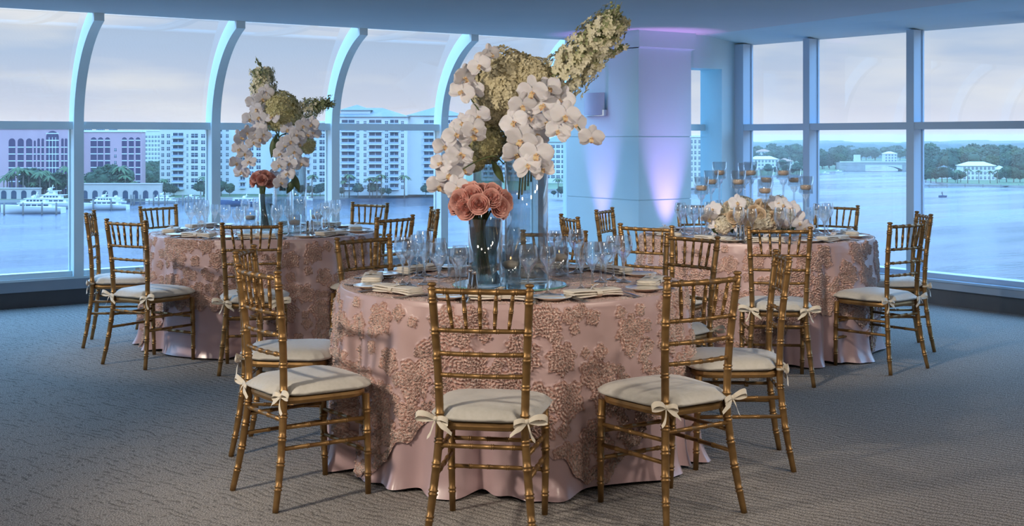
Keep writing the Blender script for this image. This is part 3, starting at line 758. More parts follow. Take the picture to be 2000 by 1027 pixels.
# napkin: folded stack with a rolled end and a small orchid on top
def napkin_mesh():
    b = MB()
    for k in range(3):
        z0 = .001+k*.0075
        def fn(u, v, z0=z0, k=k):
            x = -.105+.21*u+.003*k; a = v*2*PI; rx, rz = .036-.001*k, .0038
            c, s_ = math.cos(a), math.sin(a)
            return (x+.003*math.sin(a*2+u*5), rx*(abs(c)**.6)*(1 if c > 0 else -1), z0+rz+rz*(abs(s_)**.6)*(1 if s_ > 0 else -1)+.003*math.sin(PI*u)+.002*math.sin(6*u+k))
        b.grid(fn, 14, 14)
        # end caps
        for u in (0, 1):
            vs = [fn(u, q/14) for q in range(14)]; b.add(vs, [tuple(range(14))], 0, False)
    return b.mesh('folded_napkin', M['linen'])
NAP = napkin_mesh()
BAND = MB().lathe([(.0, 0)], 3) if False else None
def band_mesh():
    b = MB()
    b.grid(lambda u, v: (-.012+.024*u, .039*math.cos(2*PI*v), .0135+.0155*math.sin(2*PI*v)), 2, 18)
    return b.mesh('napkin_band', M['ribbon'])
NBAND = band_mesh()
SEATANG = {}
for (tb_, seat, X, d) in CHAIRS:
    tX, td = TABLES[tb_]; SEATANG[(tb_, seat)] = math.atan2(d-td, X-tX)
SEATANG[('left', 'far')] = math.radians(97)
def nearside(a): return math.sin(a)
for (tb_, seat), a in SEATANG.items():
    tX, td = TABLES[tb_]
    S = '%s seat of the %s' % (seat, TSHORT[tb_])
    def T(r_, t, z=TT):                                     # r from centre, t to the diner's right (diner looks inward)
        return G(tX+r_*math.cos(a)-t*math.sin(a)*(-1)*-1, td+r_*math.sin(a)+t*math.cos(a), z)
    rz = a-PI/2-A                                            # local +y points outward
    jit = lambda s_: random.uniform(-s_, s_)
    def putone(me, nm, r_, t, lab, cat, grp, dz=0, rr=0):
        o = inst(nm, me, None, T(r_, t, TT+dz), (0, 0, rz+rr)); tag(o, lab, cat, grp); return o
    n_ = empty('napkin', T(.645+jit(.01), jit(.01)), rz+jit(.12), 'ivory folded napkin with a small orchid at the '+S, 'napkin', 'folded ivory napkins')
    inst('folded_linen', NAP, n_, scale=(1.15, 1.3, 1.3)); inst('band', NBAND, n_, scale=(1.15, 1.3, 1.3))
    inst('orchid_bud', ORC[0], n_, (.0, .0, .046), (.5, .2, jit(2)), (.024, .024, .024))
    putone(PL, 'bread_plate', .63, -.215, 'cream bread plate at the '+S, 'plate', 'bread plates')
    for (k, t, w2) in (('fork', -.125, 'inner'), ('fork', -.145, 'outer'), ('knife', .125, ''), ('spoon', .150, '')):
        putone(CUT[k], k, .655+jit(.006), t, ('%s steel %s at the %s' % (w2, k, S)).strip(), k, '%ss on the tables' % ('knive' if k == 'knife' else k), rr=PI+jit(.05))
    putone(G1, 'water_goblet', .50+jit(.01), .10+jit(.01), 'large clear water goblet at the '+S, 'glass', 'water goblets')
    putone(G2, 'wine_glass', .455+jit(.01), .185+jit(.01), 'medium clear wine glass at the '+S, 'glass', 'wine glasses')
    putone(G3, 'wine_glass', .405+jit(.01), .095+jit(.012), 'small clear wine glass at the '+S, 'glass', 'small wine glasses')

# ------------------------------------------------------------------ centrepieces
def cyl_vase(name, X, d, r_, h, label, water=0.0):
    e_ = empty(name, G(X, d, TT+.006), 0, label, 'vase')
    MB().lathe([(0, .0), (r_*.96, .0), (r_, .004), (r_, h), (r_-.003, h+.001), (r_-.004, .014), (0, .012)], 48).build('glass_wall', M['vase'], e_)
    if water:
        MB().lathe([(0, .016), (r_-.0055, .016), (r_-.0055, water), (0, water)], 40).build('water', M['vwater'], e_)
    return e_
def mirror(X, d, r_, lab):
    o = MB().lathe([(0, 0), (r_, 0)], 64, mi=1, smooth=False).lathe([(r_, 0), (r_+.001, .003), (r_-.006, .006)], 64, mi=1).lathe([(r_-.006, .006), (0, .006)], 64, smooth=False).build('mirror_disc', [M['mirror'], M['mirror_edge']], None, G(X, d, TT-.001))
    return tag(o, lab, 'mirror', 'mirror discs under the vases')
def floating_candle(X, d, lab, z=TT+.006, r_=.048, h=.135):
    e_ = empty('floating_candle_glass', G(X, d, z), 0, lab, 'candle')
    MB().lathe([(0, .0), (r_*.97, .0), (r_, .003), (r_, h), (r_-.002, h), (r_-.003, .006), (0, .006)], 28).build('glass_cylinder', M['cup'], e_)
    MB().lathe([(0, .008), (r_-.004, .008), (r_-.004, .078), (0, .078)], 28).build('water', M['cwater'], e_)
    c = MB().lathe([(0, .068), (r_*.55, .068), (r_*.8, .082), (r_*.82, .094), (r_*.6, .100), (.008, .104), (0, .104)], 24).build('candle', M['wax'], e_)
    MB().tube([(0, 0, .103), (0, 0, .110)], .001, 5).build('wick', M['base_dark'], c)
    MB().lathe([(0, .108), (.0022, .111), (.0026, .114), (.0012, .119), (0, .123)], 10).build('flame', M['flame'], c)
    return e_
def face_rot(pt, spread):
    "a blossom turned to the viewer side with some spread"
    v = Vector((CX, CY, CZ))-pt; v.normalize()
    v = (v+Vector([random.uniform(-spread, spread) for _ in range(3)])).normalized()
    return v.to_track_quat('Z', 'Y')
def arrange(name, base, label):
    return empty(name, base, 0, label, 'flowers')
def bloom(par, px, py, d, r_px, spread=.45, me=None, nm='orchid_blossom', out=Vector((0,0,0)), roll=None):
    p = P(px, py, d); q = face_rot(p, spread); q = q @ Euler((0, 0, random.uniform(-.5, .5) if roll is None else roll)).to_quaternion()
    r_ = r_px*d/F
    o = inst(nm, me or random.choice(ORC), par); o.location = p-par.location; o.rotation_mode = 'XYZ'; o.rotation_euler = q.to_euler(); o.scale = (r_, r_, r_*random.uniform(.8, 1.3)); return o
def curve_stem(par, pts, r_=.004, nm='stem', m=None):
    pts = [Vector(p)-par.location for p in pts]; sp = bspl(pts, 6)
    return MB().tube(sp, r_, 7).build(nm, m or M['stem'], par)
random.seed(21)
# front table
mirror(-.01, 5.70, .26, 'round mirror under the vases of the front table')
V1 = (.066, 5.76); V2 = (-.115, 5.90); V3 = (-.122, 5.58)
cyl_vase('cylinder_vase', *V1, .10, .70, 'tallest wide clear cylinder vase on the front table', .0)
cyl_vase('cylinder_vase', *V2, .070, .53, 'slimmer tall clear vase at the back left of the front centrepiece', .0)
cyl_vase('cylinder_vase', *V3, .072, .30, 'short clear vase of water holding the rose bouquet on the front table', .262)
ar = arrange('flower_arrangement', G(V1[0], V1[1], TT+.03), 'tall white orchid and cream hydrangea arrangement on the front table')
D0 = 5.80
inst('hydrangea_head', HYD, ar, P(988, 172, D0)-ar.location, (.3, .2, .5), tuple([.180]*3))
inst('hydrangea_head', HYD, ar, P(1036, 152, D0-.05)-ar.location, (1.3, .7, .5), tuple([.105]*3))
inst('hydrangea_head', HYD, ar, P(962, 215, D0-.02)-ar.location, (1.3, 2.2, .5), tuple([.095]*3))
inst('hydrangea_head', HYD2, ar, P(950, 278, D0-.02)-ar.location, (1.3, .2, 2.5), tuple([.098]*3))
inst('hydrangea_head', HYD2, ar, P(925, 312, D0-.02)-ar.location, (.3, 1.2, 2.5), tuple([.060]*3))
s0, s1 = P(1088, 165, D0), P(1214, 22, D0-.25); dv = s1-s0
ST1 = stock_mesh('stock_spike', 4, dv.length, .108, 1300, .38, 12, .38)
so = inst('stock_spike', ST1, ar, s0-ar.location); so.rotation_euler = dv.to_track_quat('Z', 'Y').to_euler()
s2 = P(1175, 110, D0-.1); s3 = P(1230, 88, D0-.1)
ST2 = stock_mesh('stock_sprig', 14, (s3-s2).length, .018, 40, .7, 3)
so = inst('stock_sprig', ST2, ar, s2-ar.location); so.rotation_euler = (s3-s2).to_track_quat('Z', 'Y').to_euler()
for (x, y, r_) in ((958, 104, 20), (936, 127, 24), (908, 150, 25), (902, 178, 26), (925, 176, 22), (945, 112, 18),
                   (933, 226, 26), (903, 240, 24), (922, 262, 30), (890, 262, 27), (868, 285, 24), (898, 300, 30), (862, 318, 24), (878, 340, 28), (905, 330, 24), (858, 362, 26), (892, 366, 26), (925, 250, 26),
                   (1040, 178, 32), (1072, 172, 26), (1062, 205, 34), (1095, 195, 30), (1020, 205, 28), (1034, 232, 32), (1068, 240, 30), (1104, 225, 30), (1003, 238, 30), (1090, 255, 26), (1122, 240, 26),
                   (1018, 272, 32), (1048, 262, 30), (1010, 300, 30), (1048, 300, 34), (1030, 322, 28), (1060, 330, 24), (1155, 268, 26)):
    bloom(ar, x, y, D0-.20+random.uniform(-.04, .05), r_*1.02, .5)
top = G(V1[0], V1[1], TT+.05)
for k, (x, y) in enumerate(((985, 225), (1000, 240), (1020, 235), (955, 290), (1045, 200), (1090, 165))):
    curve_stem(ar, [P(x, y, D0), P(1015, 262, D0-.02), G(V1[0]-.02+.01*k, V1[1]+.01, 1.40), G(V1[0]-.035+.014*k, V1[1], 1.15+.02*k)], .0045)
curve_stem(ar, [P(1120, 235, D0-.2), P(1135, 255, D0-.2), P(1150, 268, D0-.2)], .0028)
curve_stem(ar, [P(960, 110, D0-.17), P(925, 140, D0-.17), P(915, 180, D0-.17), P(935, 215, D0-.17)], .0028)
curve_stem(ar, [P(985, 320, D0-.1), P(960, 305, D0-.15), P(905, 330, D0-.18), P(880, 365, D0-.18)], .0028)
lf = MB()
def leaf(b, p0, p1, w, mi=0):
    p0, p1 = Vector(p0), Vector(p1); d = p1-p0; sd = d.cross(Vector((FX, FY, 0))).normalized()
    b.grid(lambda u, v: tuple(p0+d*u+sd*(w*math.sin(PI*min(1, u*.95+.03))*(v-.5))+Vector((FX, FY, 0))*(-.2*w*math.cos(PI*(v-.5)))), 8, 4, mi)
def leafobj(par, pts):
    b = MB()
    for (a_, b_, w) in pts: leaf(b, P(*a_, D0-.08)-par.location, P(*b_, D0-.08)-par.location, w)
    b.build('leaves', M['stem'], par)
leafobj(ar, [((960, 312), (984, 357), .035), ((1000, 305), (1035, 262), .045), ((985, 318), (1005, 285), .03)])
# rose bouquet of the front table
rb = arrange('rose_bouquet', G(V3[0], V3[1], TT+.03), 'round bouquet of dusty pink roses in the short front vase')
rc = P(938, 398, 5.58)
for k in range(20):
    z = 1-1.5*(k+.5)/20; t = k*2.399963+.4; rr = math.sqrt(max(0, 1-z*z)); dvec = Vector((rr*math.cos(t), rr*math.sin(t), z*.62))
    o = inst('rose', ROSE[k % 2], rb, rc+Vector((dvec.x*.110, dvec.y*.110, dvec.z*.102))-rb.location); nn = (Vector((dvec.x, dvec.y, dvec.z+.15))+(Vector((CX, CY, CZ))-rc).normalized()*.55).normalized()
    o.rotation_euler = nn.to_track_quat('Z', 'Y').to_euler(); s_ = random.uniform(.040, .046); o.scale = (s_, s_, s_)
for k in range(14):
    a = 2*PI*k/14; r0_, r1_ = .012+.006*(k % 2), .016+.008*(k % 2)
    curve_stem(rb, [rc+Vector((r1_*2*math.cos(a), r1_*2*math.sin(a), -.03)), rc+Vector((r0_*math.cos(a+.5), r0_*math.sin(a+.5), -.12)), G(V3[0], V3[1], TT+.06)+Vector((r1_*math.cos(a+1), r1_*math.sin(a+1), .002*(k % 5)))], .0042)
for (x, y, lab) in ((893, 540, 'floating candle in a clear glass left of the front rose vase'), (997, 556, 'floating candle in a clear glass right of the front rose vase'), (1092, 538, 'floating candle in a clear glass right of the tall front vase')):
    d = F*(CZ-TT)/(y-HZ)-.0; floating_candle((x-1000)/F*d, d, lab, TT+(.006 if x == 997 else .002))
def shaker(X, d, lab, m=None):
    e_ = empty('shaker', G(X, d, TT), 0, lab, 'shaker', 'salt and pepper shakers')
    MB().lathe([(0, 0), (.017, 0), (.018, .004), (.013, .045), (.0095, .075), (.0095, .085)], 20).build('body', M['chrome'], e_)
    MB().lathe([(.0095, .085), (.011, .088), (.010, .095), (.004, .100), (0, .101)], 20).build('cap', M['chrome'], e_)
shaker(-.160, 5.36, 'left silver cone shaker in front of the front rose vase'); shaker(-.190+.012, 5.44, 'right silver cone shaker in front of the front rose vase')
# left table
DL = 8.95
mirror(-1.72, 8.93, .24, 'round mirror under the vases of the left table')
lv1 = ((585-1000)/F*DL, DL-.02); lv2 = ((552-1000)/F*(DL+.14), DL+.14); lv3 = ((520-1000)/F*(DL-.16), DL-.16)
cyl_vase('cylinder_vase', *lv1, .055, .48, 'tall slim clear vase at right in the left centrepiece')
cyl_vase('cylinder_vase', *lv2, .065, .66, 'tallest clear vase at the back of the left centrepiece')
cyl_vase('cylinder_vase', *lv3, .052, .27, 'short clear vase with rose stems on the left table', .20)
al = arrange('flower_arrangement', G(lv2[0], lv2[1], TT+.03), 'white orchid and green hydrangea arrangement on the left table')
s0, s1 = P(518, 205, DL), P(511, 128, DL)
ST3 = stock_mesh('stock_spike', 24, (s1-s0).length, .088, 900, .5, 5, .05)
so = inst('stock_spike', ST3, al, s0-al.location); so.rotation_euler = (s1-s0).to_track_quat('Z', 'Y').to_euler()
inst('hydrangea_head', HYD2, al, P(548, 218, DL-.06)-al.location, (.3, .2, .5), tuple([.145]*3))
inst('hydrangea_head', HYD2, al, P(600, 284, DL-.05)-al.location, (.9, .2, .5), tuple([.062]*3))
s0, s1 = P(568, 226, DL), P(642, 200, DL-.05)
SPR = stock_mesh('greenery_sprig', 34, (s1-s0).length, .085, 420, .80, 40)
so = inst('greenery_sprig', SPR, al, s0-al.location); so.rotation_euler = (s1-s0).to_track_quat('Z', 'Y').to_euler()
for (x, y) in ((512, 192), (525, 212), (500, 212), (522, 238), (488, 232), (507, 250), (482, 258), (470, 268), (468, 290), (478, 300), (462, 318), (472, 335), (498, 262), (515, 262),
               (562, 252), (580, 262), (592, 245), (608, 242), (612, 258), (555, 282), (575, 296), (548, 300), (566, 318), (545, 322), (535, 345), (548, 356), (588, 318), (495, 198), (520, 180), (506, 228), (532, 228), (495, 278), (508, 270), (486, 316), (568, 275), (584, 280), (600, 262), (562, 338)):
    bloom(al, x, y, DL-.16+random.uniform(-.05, .05), 16.5, .55)
for k, (x, y) in enumerate(((530, 240), (545, 245), (560, 260), (515, 215), (585, 270))):
    curve_stem(al, [P(x, y, DL), P(545, 270, DL), G(lv2[0], lv2[1], 1.30), G(lv2[0]-.02+.01*k, lv2[1], 1.05)], .005)
b = MB()
for (a_, b_, w) in (((540, 262), (530, 308), .06), ((570, 335), (585, 375), .05), ((575, 350), (560, 378), .05)): leaf(b, P(*a_, DL-.1)-al.location, P(*b_, DL-.1)-al.location, w)
b.build('leaves', M['stem'], al)
rl = arrange('rose_bouquet', G(lv3[0], lv3[1], TT+.03), 'small bouquet of dusty pink roses on the left table')
rc = P(513, 352, DL-.16)
for k in range(12):
    z = 1-1.5*(k+.5)/12; t = k*2.399963; rr = math.sqrt(max(0, 1-z*z)); dvec = Vector((rr*math.cos(t), rr*math.sin(t), z*.75))
    o = inst('rose', ROSE[k % 2], rl, rc+dvec*.062-rl.location); o.rotation_euler = (dvec+Vector((0, 0, .15))+(Vector((CX, CY, CZ))-rc).normalized()*.6).to_track_quat('Z', 'Y').to_euler(); o.scale = (.036, .036, .036)
for k in range(9):
    a = 2*PI*k/9; curve_stem(rl, [rc+Vector((.02*math.cos(a), .02*math.sin(a), -.03)), rc+Vector((.012*math.cos(a), .012*math.sin(a), -.15)), G(lv3[0], lv3[1], TT+.04)+Vector((.018*math.cos(a), .018*math.sin(a), 0))], .0045)
for (x, y, lab) in ((489, 449, 'floating candle in a clear glass left of the left rose vase'), (618, 447, 'floating candle in a clear glass right of the left vases'), (575, 460, 'floating candle in a clear glass before the left vases')):
    d = F*(CZ-TT)/(y-HZ); floating_candle((x-1000)/F*d, d, lab)
shaker((601-1000)/F*8.6, 8.60, 'left silver cone shaker on the left table'); shaker((609-1000)/F*8.66, 8.66, 'right silver cone shaker on the left table')
# right table
DR = 8.65
for k, (x, yt, d, w2) in enumerate(((1370, 345, 8.50, 'short, leftmost'), (1389, 333, 8.66, 'medium, second from left'), (1405, 316, 8.86, 'tall, third from left'),
        (1442, 333, 8.50, 'medium, fourth from left'), (1466, 316, 8.82, 'tall, fifth from left'), (1455, 318, 8.98, 'tall, behind the fourth and fifth'), (1494, 350, 8.38, 'shortest, front middle'), (1497, 330, 8.82, 'medium, behind the front middle one'),
        (1530, 316, 8.66, 'tall, third from right'), (1551, 330, 8.80, 'medium, second from right'), (1574, 344, 8.56, 'short, rightmost'))):
    X = (x-1000)/F*d; zt = CZ-(yt-HZ)*d/F; hh = zt-TT; e_ = empty('stemmed_candle_holder', G(X, d, TT), 0, 'stemmed glass candle holder on the right table: '+w2, 'candle holder', 'stemmed glass candle holders')
    cb = hh-.120; r_ = .050
    MB().lathe([(0, 0), (.042, 0), (.042, .002), (.02, .006), (.007, .02), (.0065, cb*.5), (.007, cb-.05), (.011, cb-.035), (.020, cb-.028), (.026, cb-.01), (.028, cb-.002)], 20).build('stem', M['glass'], e_)
    MB().lathe([(.026, cb-.004), (.046, cb), (r_, cb+.004), (r_, hh), (r_-.002, hh), (r_-.003, cb+.006), (0, cb+.004)], 26).build('glass', M['cup'], e_)
    MB().lathe([(0, cb+.006), (r_-.004, cb+.006), (r_-.004, cb+.034), (0, cb+.034)], 24).build('water', M['cwater'], e_)
    c = MB().lathe([(0, cb+.026), (.026, cb+.026), (.038, cb+.038), (.038, cb+.056), (.030, cb+.060), (0, cb+.061)], 22).build('candle', M['wax2'], e_)
    MB().tube([(0, 0, cb+.060), (0, 0, cb+.068)], .001, 5).build('wick', M['base_dark'], c)
rr_ = arrange('low_flower_arrangement', G((1475-1000)/F*8.62, 8.62, TT), 'low cream rose, hydrangea and orchid mound on the right table')
b = MB(); 
for k in range(60):
    a = random.uniform(0, 6.28); q = random.random()**.5; c = Vector((.27*q*math.cos(a), .11*q*math.sin(a), 0))
    p0 = Matrix.Rotation(-A, 3, 'Z') @ c; leaf(b, (p0.x, p0.y, .0+random.uniform(0, .04)), (p0.x*1.12+random.uniform(-.03, .03), p0.y*1.12, random.uniform(.05, .12)), .04)
b.build('leaves', M['stem'], rr_)
random.seed(5)
for (x, y, d, r_px, kind) in ((1398, 418, 8.55, 22, 'h'), (1420, 430, 8.45, 22, 'r'), (1440, 412, 8.5, 22, 'h'), (1452, 402, 8.65, 20, 'h'), (1475, 415, 8.44, 24, 'r'), (1490, 430, 8.40, 22, 'h'), (1500, 412, 8.5, 22, 'r'), (1470, 435, 8.38, 18, 'r'), (1425, 405, 8.6, 20, 'r'),
        (1520, 404, 8.6, 22, 'h'), (1535, 425, 8.5, 22, 'h'), (1485, 400, 8.62, 18, 'r'), (1412, 440, 8.42, 18, 'h'), (1455, 438, 8.36, 18, 'r'), (1505, 440, 8.4, 18, 'r'), (1548, 412, 8.62, 16, 'h'), (1432, 424, 8.38, 20, 'r'), (1462, 425, 8.36, 20, 'r'), (1484, 418, 8.36, 20, 'r'), (1512, 424, 8.36, 20, 'r'), (1408, 428, 8.44, 18, 'r'), (1496, 402, 8.5, 18, 'r'), (1528, 418, 8.44, 18, 'r'), (1445, 414, 8.42, 18, 'r')):
    if kind == 'h': o = bloom(rr_, x, y, d, r_px, .2, HYDS, 'hydrangea_head')
    else: o = bloom(rr_, x, y, d, r_px*.62, .35, random.choice(ROSEC), 'rose')
for (x, y) in ((1385, 425), (1392, 408), (1435, 440), (1440, 395), (1450, 425), (1515, 395), (1530, 400), (1545, 405), (1555, 420), (1562, 435), (1572, 445), (1400, 438), (1525, 430), (1455, 450)):
    bloom(rr_, x, y, 8.40+random.uniform(-.03, .03), 18, .6)
shaker((1442-1000)/F*8.15, 8.15, 'left silver cone shaker on the right table'); shaker((1450-1000)/F*8.2, 8.20, 'right silver cone shaker on the right table')

# ------------------------------------------------------------------ outside: water, land, buildings, boats, trees
WZ = -27.0                                             # water level below the floor of the room
def dist(py): return F*(CZ-WZ)/(py-HZ)
def water_mat():
    m = mat('sea_water', (.035, .12, .22), .12, spec=.5); nt = m.node_tree; n = nt.nodes; l = nt.links; b = n['Principled BSDF']
    tc = n.new('ShaderNodeTexCoord'); mp = n.new('ShaderNodeMapping'); mp.inputs['Rotation'].default_value = (0, 0, A); mp.inputs['Scale'].default_value = (.05, .16, 1); l.new(tc.outputs['Object'], mp.inputs[0])
    nz = n.new('ShaderNodeTexNoise'); nz.inputs['Scale'].default_value = 3; nz.inputs['Detail'].default_value = 6; nz.inputs['Roughness'].default_value = .65; l.new(mp.outputs[0], nz.inputs['Vector'])
    bp = n.new('ShaderNodeBump'); bp.inputs['Strength'].default_value = 1.0; bp.inputs['Distance'].default_value = .55; l.new(nz.outputs['Fac'], bp.inputs['Height']); l.new(bp.outputs[0], b.inputs['Normal'])
    r = n.new('ShaderNodeValToRGB'); r.color_ramp.elements[0].position = .35; r.color_ramp.elements[0].color = (.006, .018, .05, 1); r.color_ramp.elements[1].position = .65; r.color_ramp.elements[1].color = (.014, .036, .085, 1)
    mp2 = n.new('ShaderNodeMapping'); mp2.inputs['Rotation'].default_value = (0, 0, A); mp2.inputs['Scale'].default_value = (.006, .03, 1); l.new(tc.outputs['Object'], mp2.inputs[0])
    n2 = n.new('ShaderNodeTexNoise'); n2.inputs['Scale'].default_value = 1; n2.inputs['Detail'].default_value = 3; l.new(mp2.outputs[0], n2.inputs['Vector']); l.new(n2.outputs['Fac'], r.inputs[0]); l.new(r.outputs[0], b.inputs['Base Color'])
    mr = n.new('ShaderNodeMapRange'); mr.inputs['From Min'].default_value = .35; mr.inputs['From Max'].default_value = .65; mr.inputs['To Min'].default_value = .04; mr.inputs['To Max'].default_value = .30; l.new(n2.outputs['Fac'], mr.inputs['Value']); l.new(mr.outputs[0], b.inputs['Roughness']); b.inputs['Specular IOR Level'].default_value = .32
    return m
M['sea'] = water_mat()
M['grass'] = mat('shore_grass', (0.070, 0.119, 0.049), .9, noise=(.05, (0.105, 0.147, 0.063)))
M['quay'] = mat('quay_concrete', (0.315, 0.307, 0.285), .8, noise=(.3, (0.270, 0.262, 0.247)))
M['leaf'] = mat('tree_foliage', (0.034, 0.064, 0.026), .9, noise=(.9, (0.056, 0.098, 0.038), .2), bump=(2.2, 1.0, .8))
M['leaf_far'] = mat('distant_foliage', (.045, .075, .07), .95, noise=(.02, (.065, .10, .09), .2))
M['leaf2'] = mat('dark_tree_foliage', (0.028, 0.060, 0.036), .9, noise=(.9, (0.048, 0.088, 0.044), .2), bump=(2.2, 1.0, .8))
M['palm'] = mat('palm_fronds', (.05, .09, .04), .8, noise=(1.2, (.08, .13, .05)))
M['bark'] = mat('bark', (.17, .14, .11), .9, noise=(2, (.13, .11, .09)))
M['pinkwall'] = mat('pink_stucco', (0.476, 0.295, 0.328), .8, noise=(.2, (0.443, 0.279, 0.312)))
M['cream'] = mat('cream_stucco', (0.548, 0.533, 0.459), .8, noise=(.2, (0.518, 0.511, 0.444)))
M['whitewall'] = mat('white_stucco', (0.546, 0.546, 0.532), .8, noise=(.2, (0.518, 0.525, 0.518)))
M['arcade'] = mat('beige_arcade_stone', (0.420, 0.375, 0.330), .8, noise=(.3, (0.390, 0.345, 0.307)))
M['dkglass'] = mat('dark_window_glass', (.03, .045, .075), .2, noise=(.5, (.05, .065, .10)), spec=.2)
M['plumglass'] = mat('plum_window_glass', (.055, .035, .085), .25, noise=(.5, (.07, .05, .10)), spec=.2)
M['whitetrim'] = mat('white_balcony_trim', (0.615, 0.630, 0.630), .6, noise=(.5, (0.585, 0.600, 0.608)))
M['roofgrey'] = mat('blue_grey_roof', (0.176, 0.208, 0.240), .7, noise=(.5, (0.152, 0.184, 0.216)))
M['rooftile'] = mat('terracotta_roof', (.42, .22, .15), .8, noise=(.5, (.36, .19, .13)))
M['hull'] = mat('white_gelcoat', (0.722, 0.731, 0.739), .25, noise=(.5, (0.697, 0.705, 0.714)), coat=.3)
M['hullblue'] = mat('navy_gelcoat', (.05, .09, .18), .25, noise=(.5, (.06, .10, .2)), coat=.3)
M['timber'] = mat('dock_timber', (.16, .14, .13), .8, noise=(1, (.12, .11, .10)))
M['personm'] = mat('dark_clothes', (.05, .05, .07), .8, noise=(9, (.07, .07, .09)))
tag(MB().add([tuple(G(-9000, 30, WZ)), tuple(G(9000, 30, WZ)), tuple(G(9000, 9000, WZ)), tuple(G(-9000, 9000, WZ))], [(0,1,2,3)]).build('water', M['sea']), kind='structure')
def shore(pts, far=8500):
    front = [((x-1000)/F*dist(y), dist(y)) for x, y in pts]
    poly = [(G(X, d).x, G(X, d).y) for X, d in front]
    a, b_ = front[0], front[-1]
    poly += [(G(b_[0]*far/b_[1], far).x, G(b_[0]*far/b_[1], far).y), (G(a[0]*far/a[1], far).x, G(a[0]*far/a[1], far).y)]
    return poly
def land(name, pts):
    b = MB().prism(shore(pts), WZ-2, WZ+1.3); b.m[1] = 1
    # top face is index 1 of the prism
    return tag(b.build(name, [M['quay'], M['grass']]), kind='structure')
land('ground', [(-500, 402), (313, 392), (640, 388), (850, 382), (1110, 373), (1370, 362), (1465, 347), (1595, 343), (1650, 334)])
land('ground', [(1786, 335), (1790, 349), (1812, 357), (1850, 362), (2000, 367), (2400, 372)])
land('ground', [(1600, 316), (1900, 316)])
GZ = WZ+1.3
def ext(px, d): return G((px-1000)/F*d, d, GZ)
def sc_(d): return d/F
# --- buildings: local x to the viewer's right, y away, z up; metres
_winc = {}
def wmesh(kind, w, h, m, key):
    k = (kind, round(w, 2), round(h, 2), key)
    if k in _winc: return _winc[k]
    b = MB()
    if kind == 'arch':
        n = 10; pts = [(-w/2, 0), (w/2, 0)]+[(w/2*math.cos(PI*i/n), h-w/2+w/2*math.sin(PI*i/n)) for i in range(n+1)]
        vs = [(x, 0, z) for x, z in pts]+[(x, .3, z) for x, z in pts]; N_ = len(pts)
        b.add(vs, [tuple(range(N_))]+[(i, (i+1) % N_, N_+(i+1) % N_, N_+i) for i in range(N_)])
        z = 3.2
        while z < h-1: b.box((-w/2, -.12, z-.22), (w/2, 0, z+.22), 1); z += 3.2
        if w > 4:
            for q in (-.25, 0, .25): b.box((w*q-.12, -.08, 0), (w*q+.12, 0, h-w/2), 1)
    elif kind == 'balcony':
        b.box((-w/2, 0, 0), (w/2, .3, h)); b.box((-w/2-.2, -1.4, -.35), (w/2+.2, .3, .0), 1); b.box((-w/2-.2, -1.4, 0), (w/2+.2, -1.3, .95), 2)
        for q in (-.5, 0, .5): b.box((w*q-.1, -.05, 0), (w*q+.1, .05, h), 1)
    else:
        b.box((-w/2, 0, 0), (w/2, .3, h)); b.box((-.07, -.05, 0), (.07, 0, h), 1); b.box((-w/2, -.05, h*.55), (w/2, 0, h*.55+.12), 1)
    rail_ = thinrail
    _winc[k] = b.mesh('window', [m, M['whitetrim'], rail_]); return _winc[k]
thinrail = mat('balcony_railing', (.30, .36, .42), .4, noise=(.5, (.28, .33, .39)))
def building(name, px0, px1, ytop, d, depth, m, label, cols, floors, f0=3.0, fh=3.05, gl=None, roof='flat', yaw=0.0, cat='building', nmw='window'):
    """cols: (px centre, px width, kind, window height)"""
    e_ = empty(name, ext((px0+px1)/2, d), -A+yaw, label, cat); s_ = sc_(d); w = (px1-px0)*s_; h = CZ-(ytop-HZ)*s_-GZ
    MB().box((-w/2, 0, 0), (w/2, depth, h)).build('wall', m, e_)
    if roof == 'flat':
        MB().box((-w/2-.4, -.4, h), (w/2+.4, depth+.4, h+.9)).build('parapet', M['whitetrim'], e_)
    elif roof == 'hip':
        b = MB(); o_ = 1.0; rh = min(4.5, w*.12+1.5); q = min(depth/2, w/2)
        b.add([(-w/2-o_, -o_, h), (w/2+o_, -o_, h), (w/2+o_, depth+o_, h), (-w/2-o_, depth+o_, h), (-w/2+q, depth/2, h+rh), (w/2-q, depth/2, h+rh)], [(0,3,2,1), (0,1,5,4), (1,2,5), (2,3,4,5), (3,0,4)])
        b.build('roof', M['roofgrey'], e_)
    cnt = 0; cxp = (px0+px1)/2; extra = MB()
    for (pc, pw, kind, wh) in cols:
        x = (pc-cxp)*s_; ww = pw*s_
        if kind == 'arch':
            z0 = floors; me = wmesh('arch', ww, wh, gl or M['dkglass'], 'a'+(gl or M['dkglass']).name); inst(nmw, me, e_, (x, -.05, z0)); cnt += 1; continue
        me = wmesh(kind, ww, wh, gl or M['dkglass'], kind+(gl or M['dkglass']).name)
        for f_ in range(floors):
            z = f0+f_*fh
            if z+wh > h-.3: break
            if cnt < 96: inst(nmw, me, e_, (x, -.06, z)); cnt += 1
            else: extra.box((x-ww/2, -.06, z), (x+ww/2, .2, z+wh))
    if extra.v: tag(extra.build(nmw, M['dkglass'], e_), kind='stuff')
    return e_, w, h
random.seed(3)
dh = 585
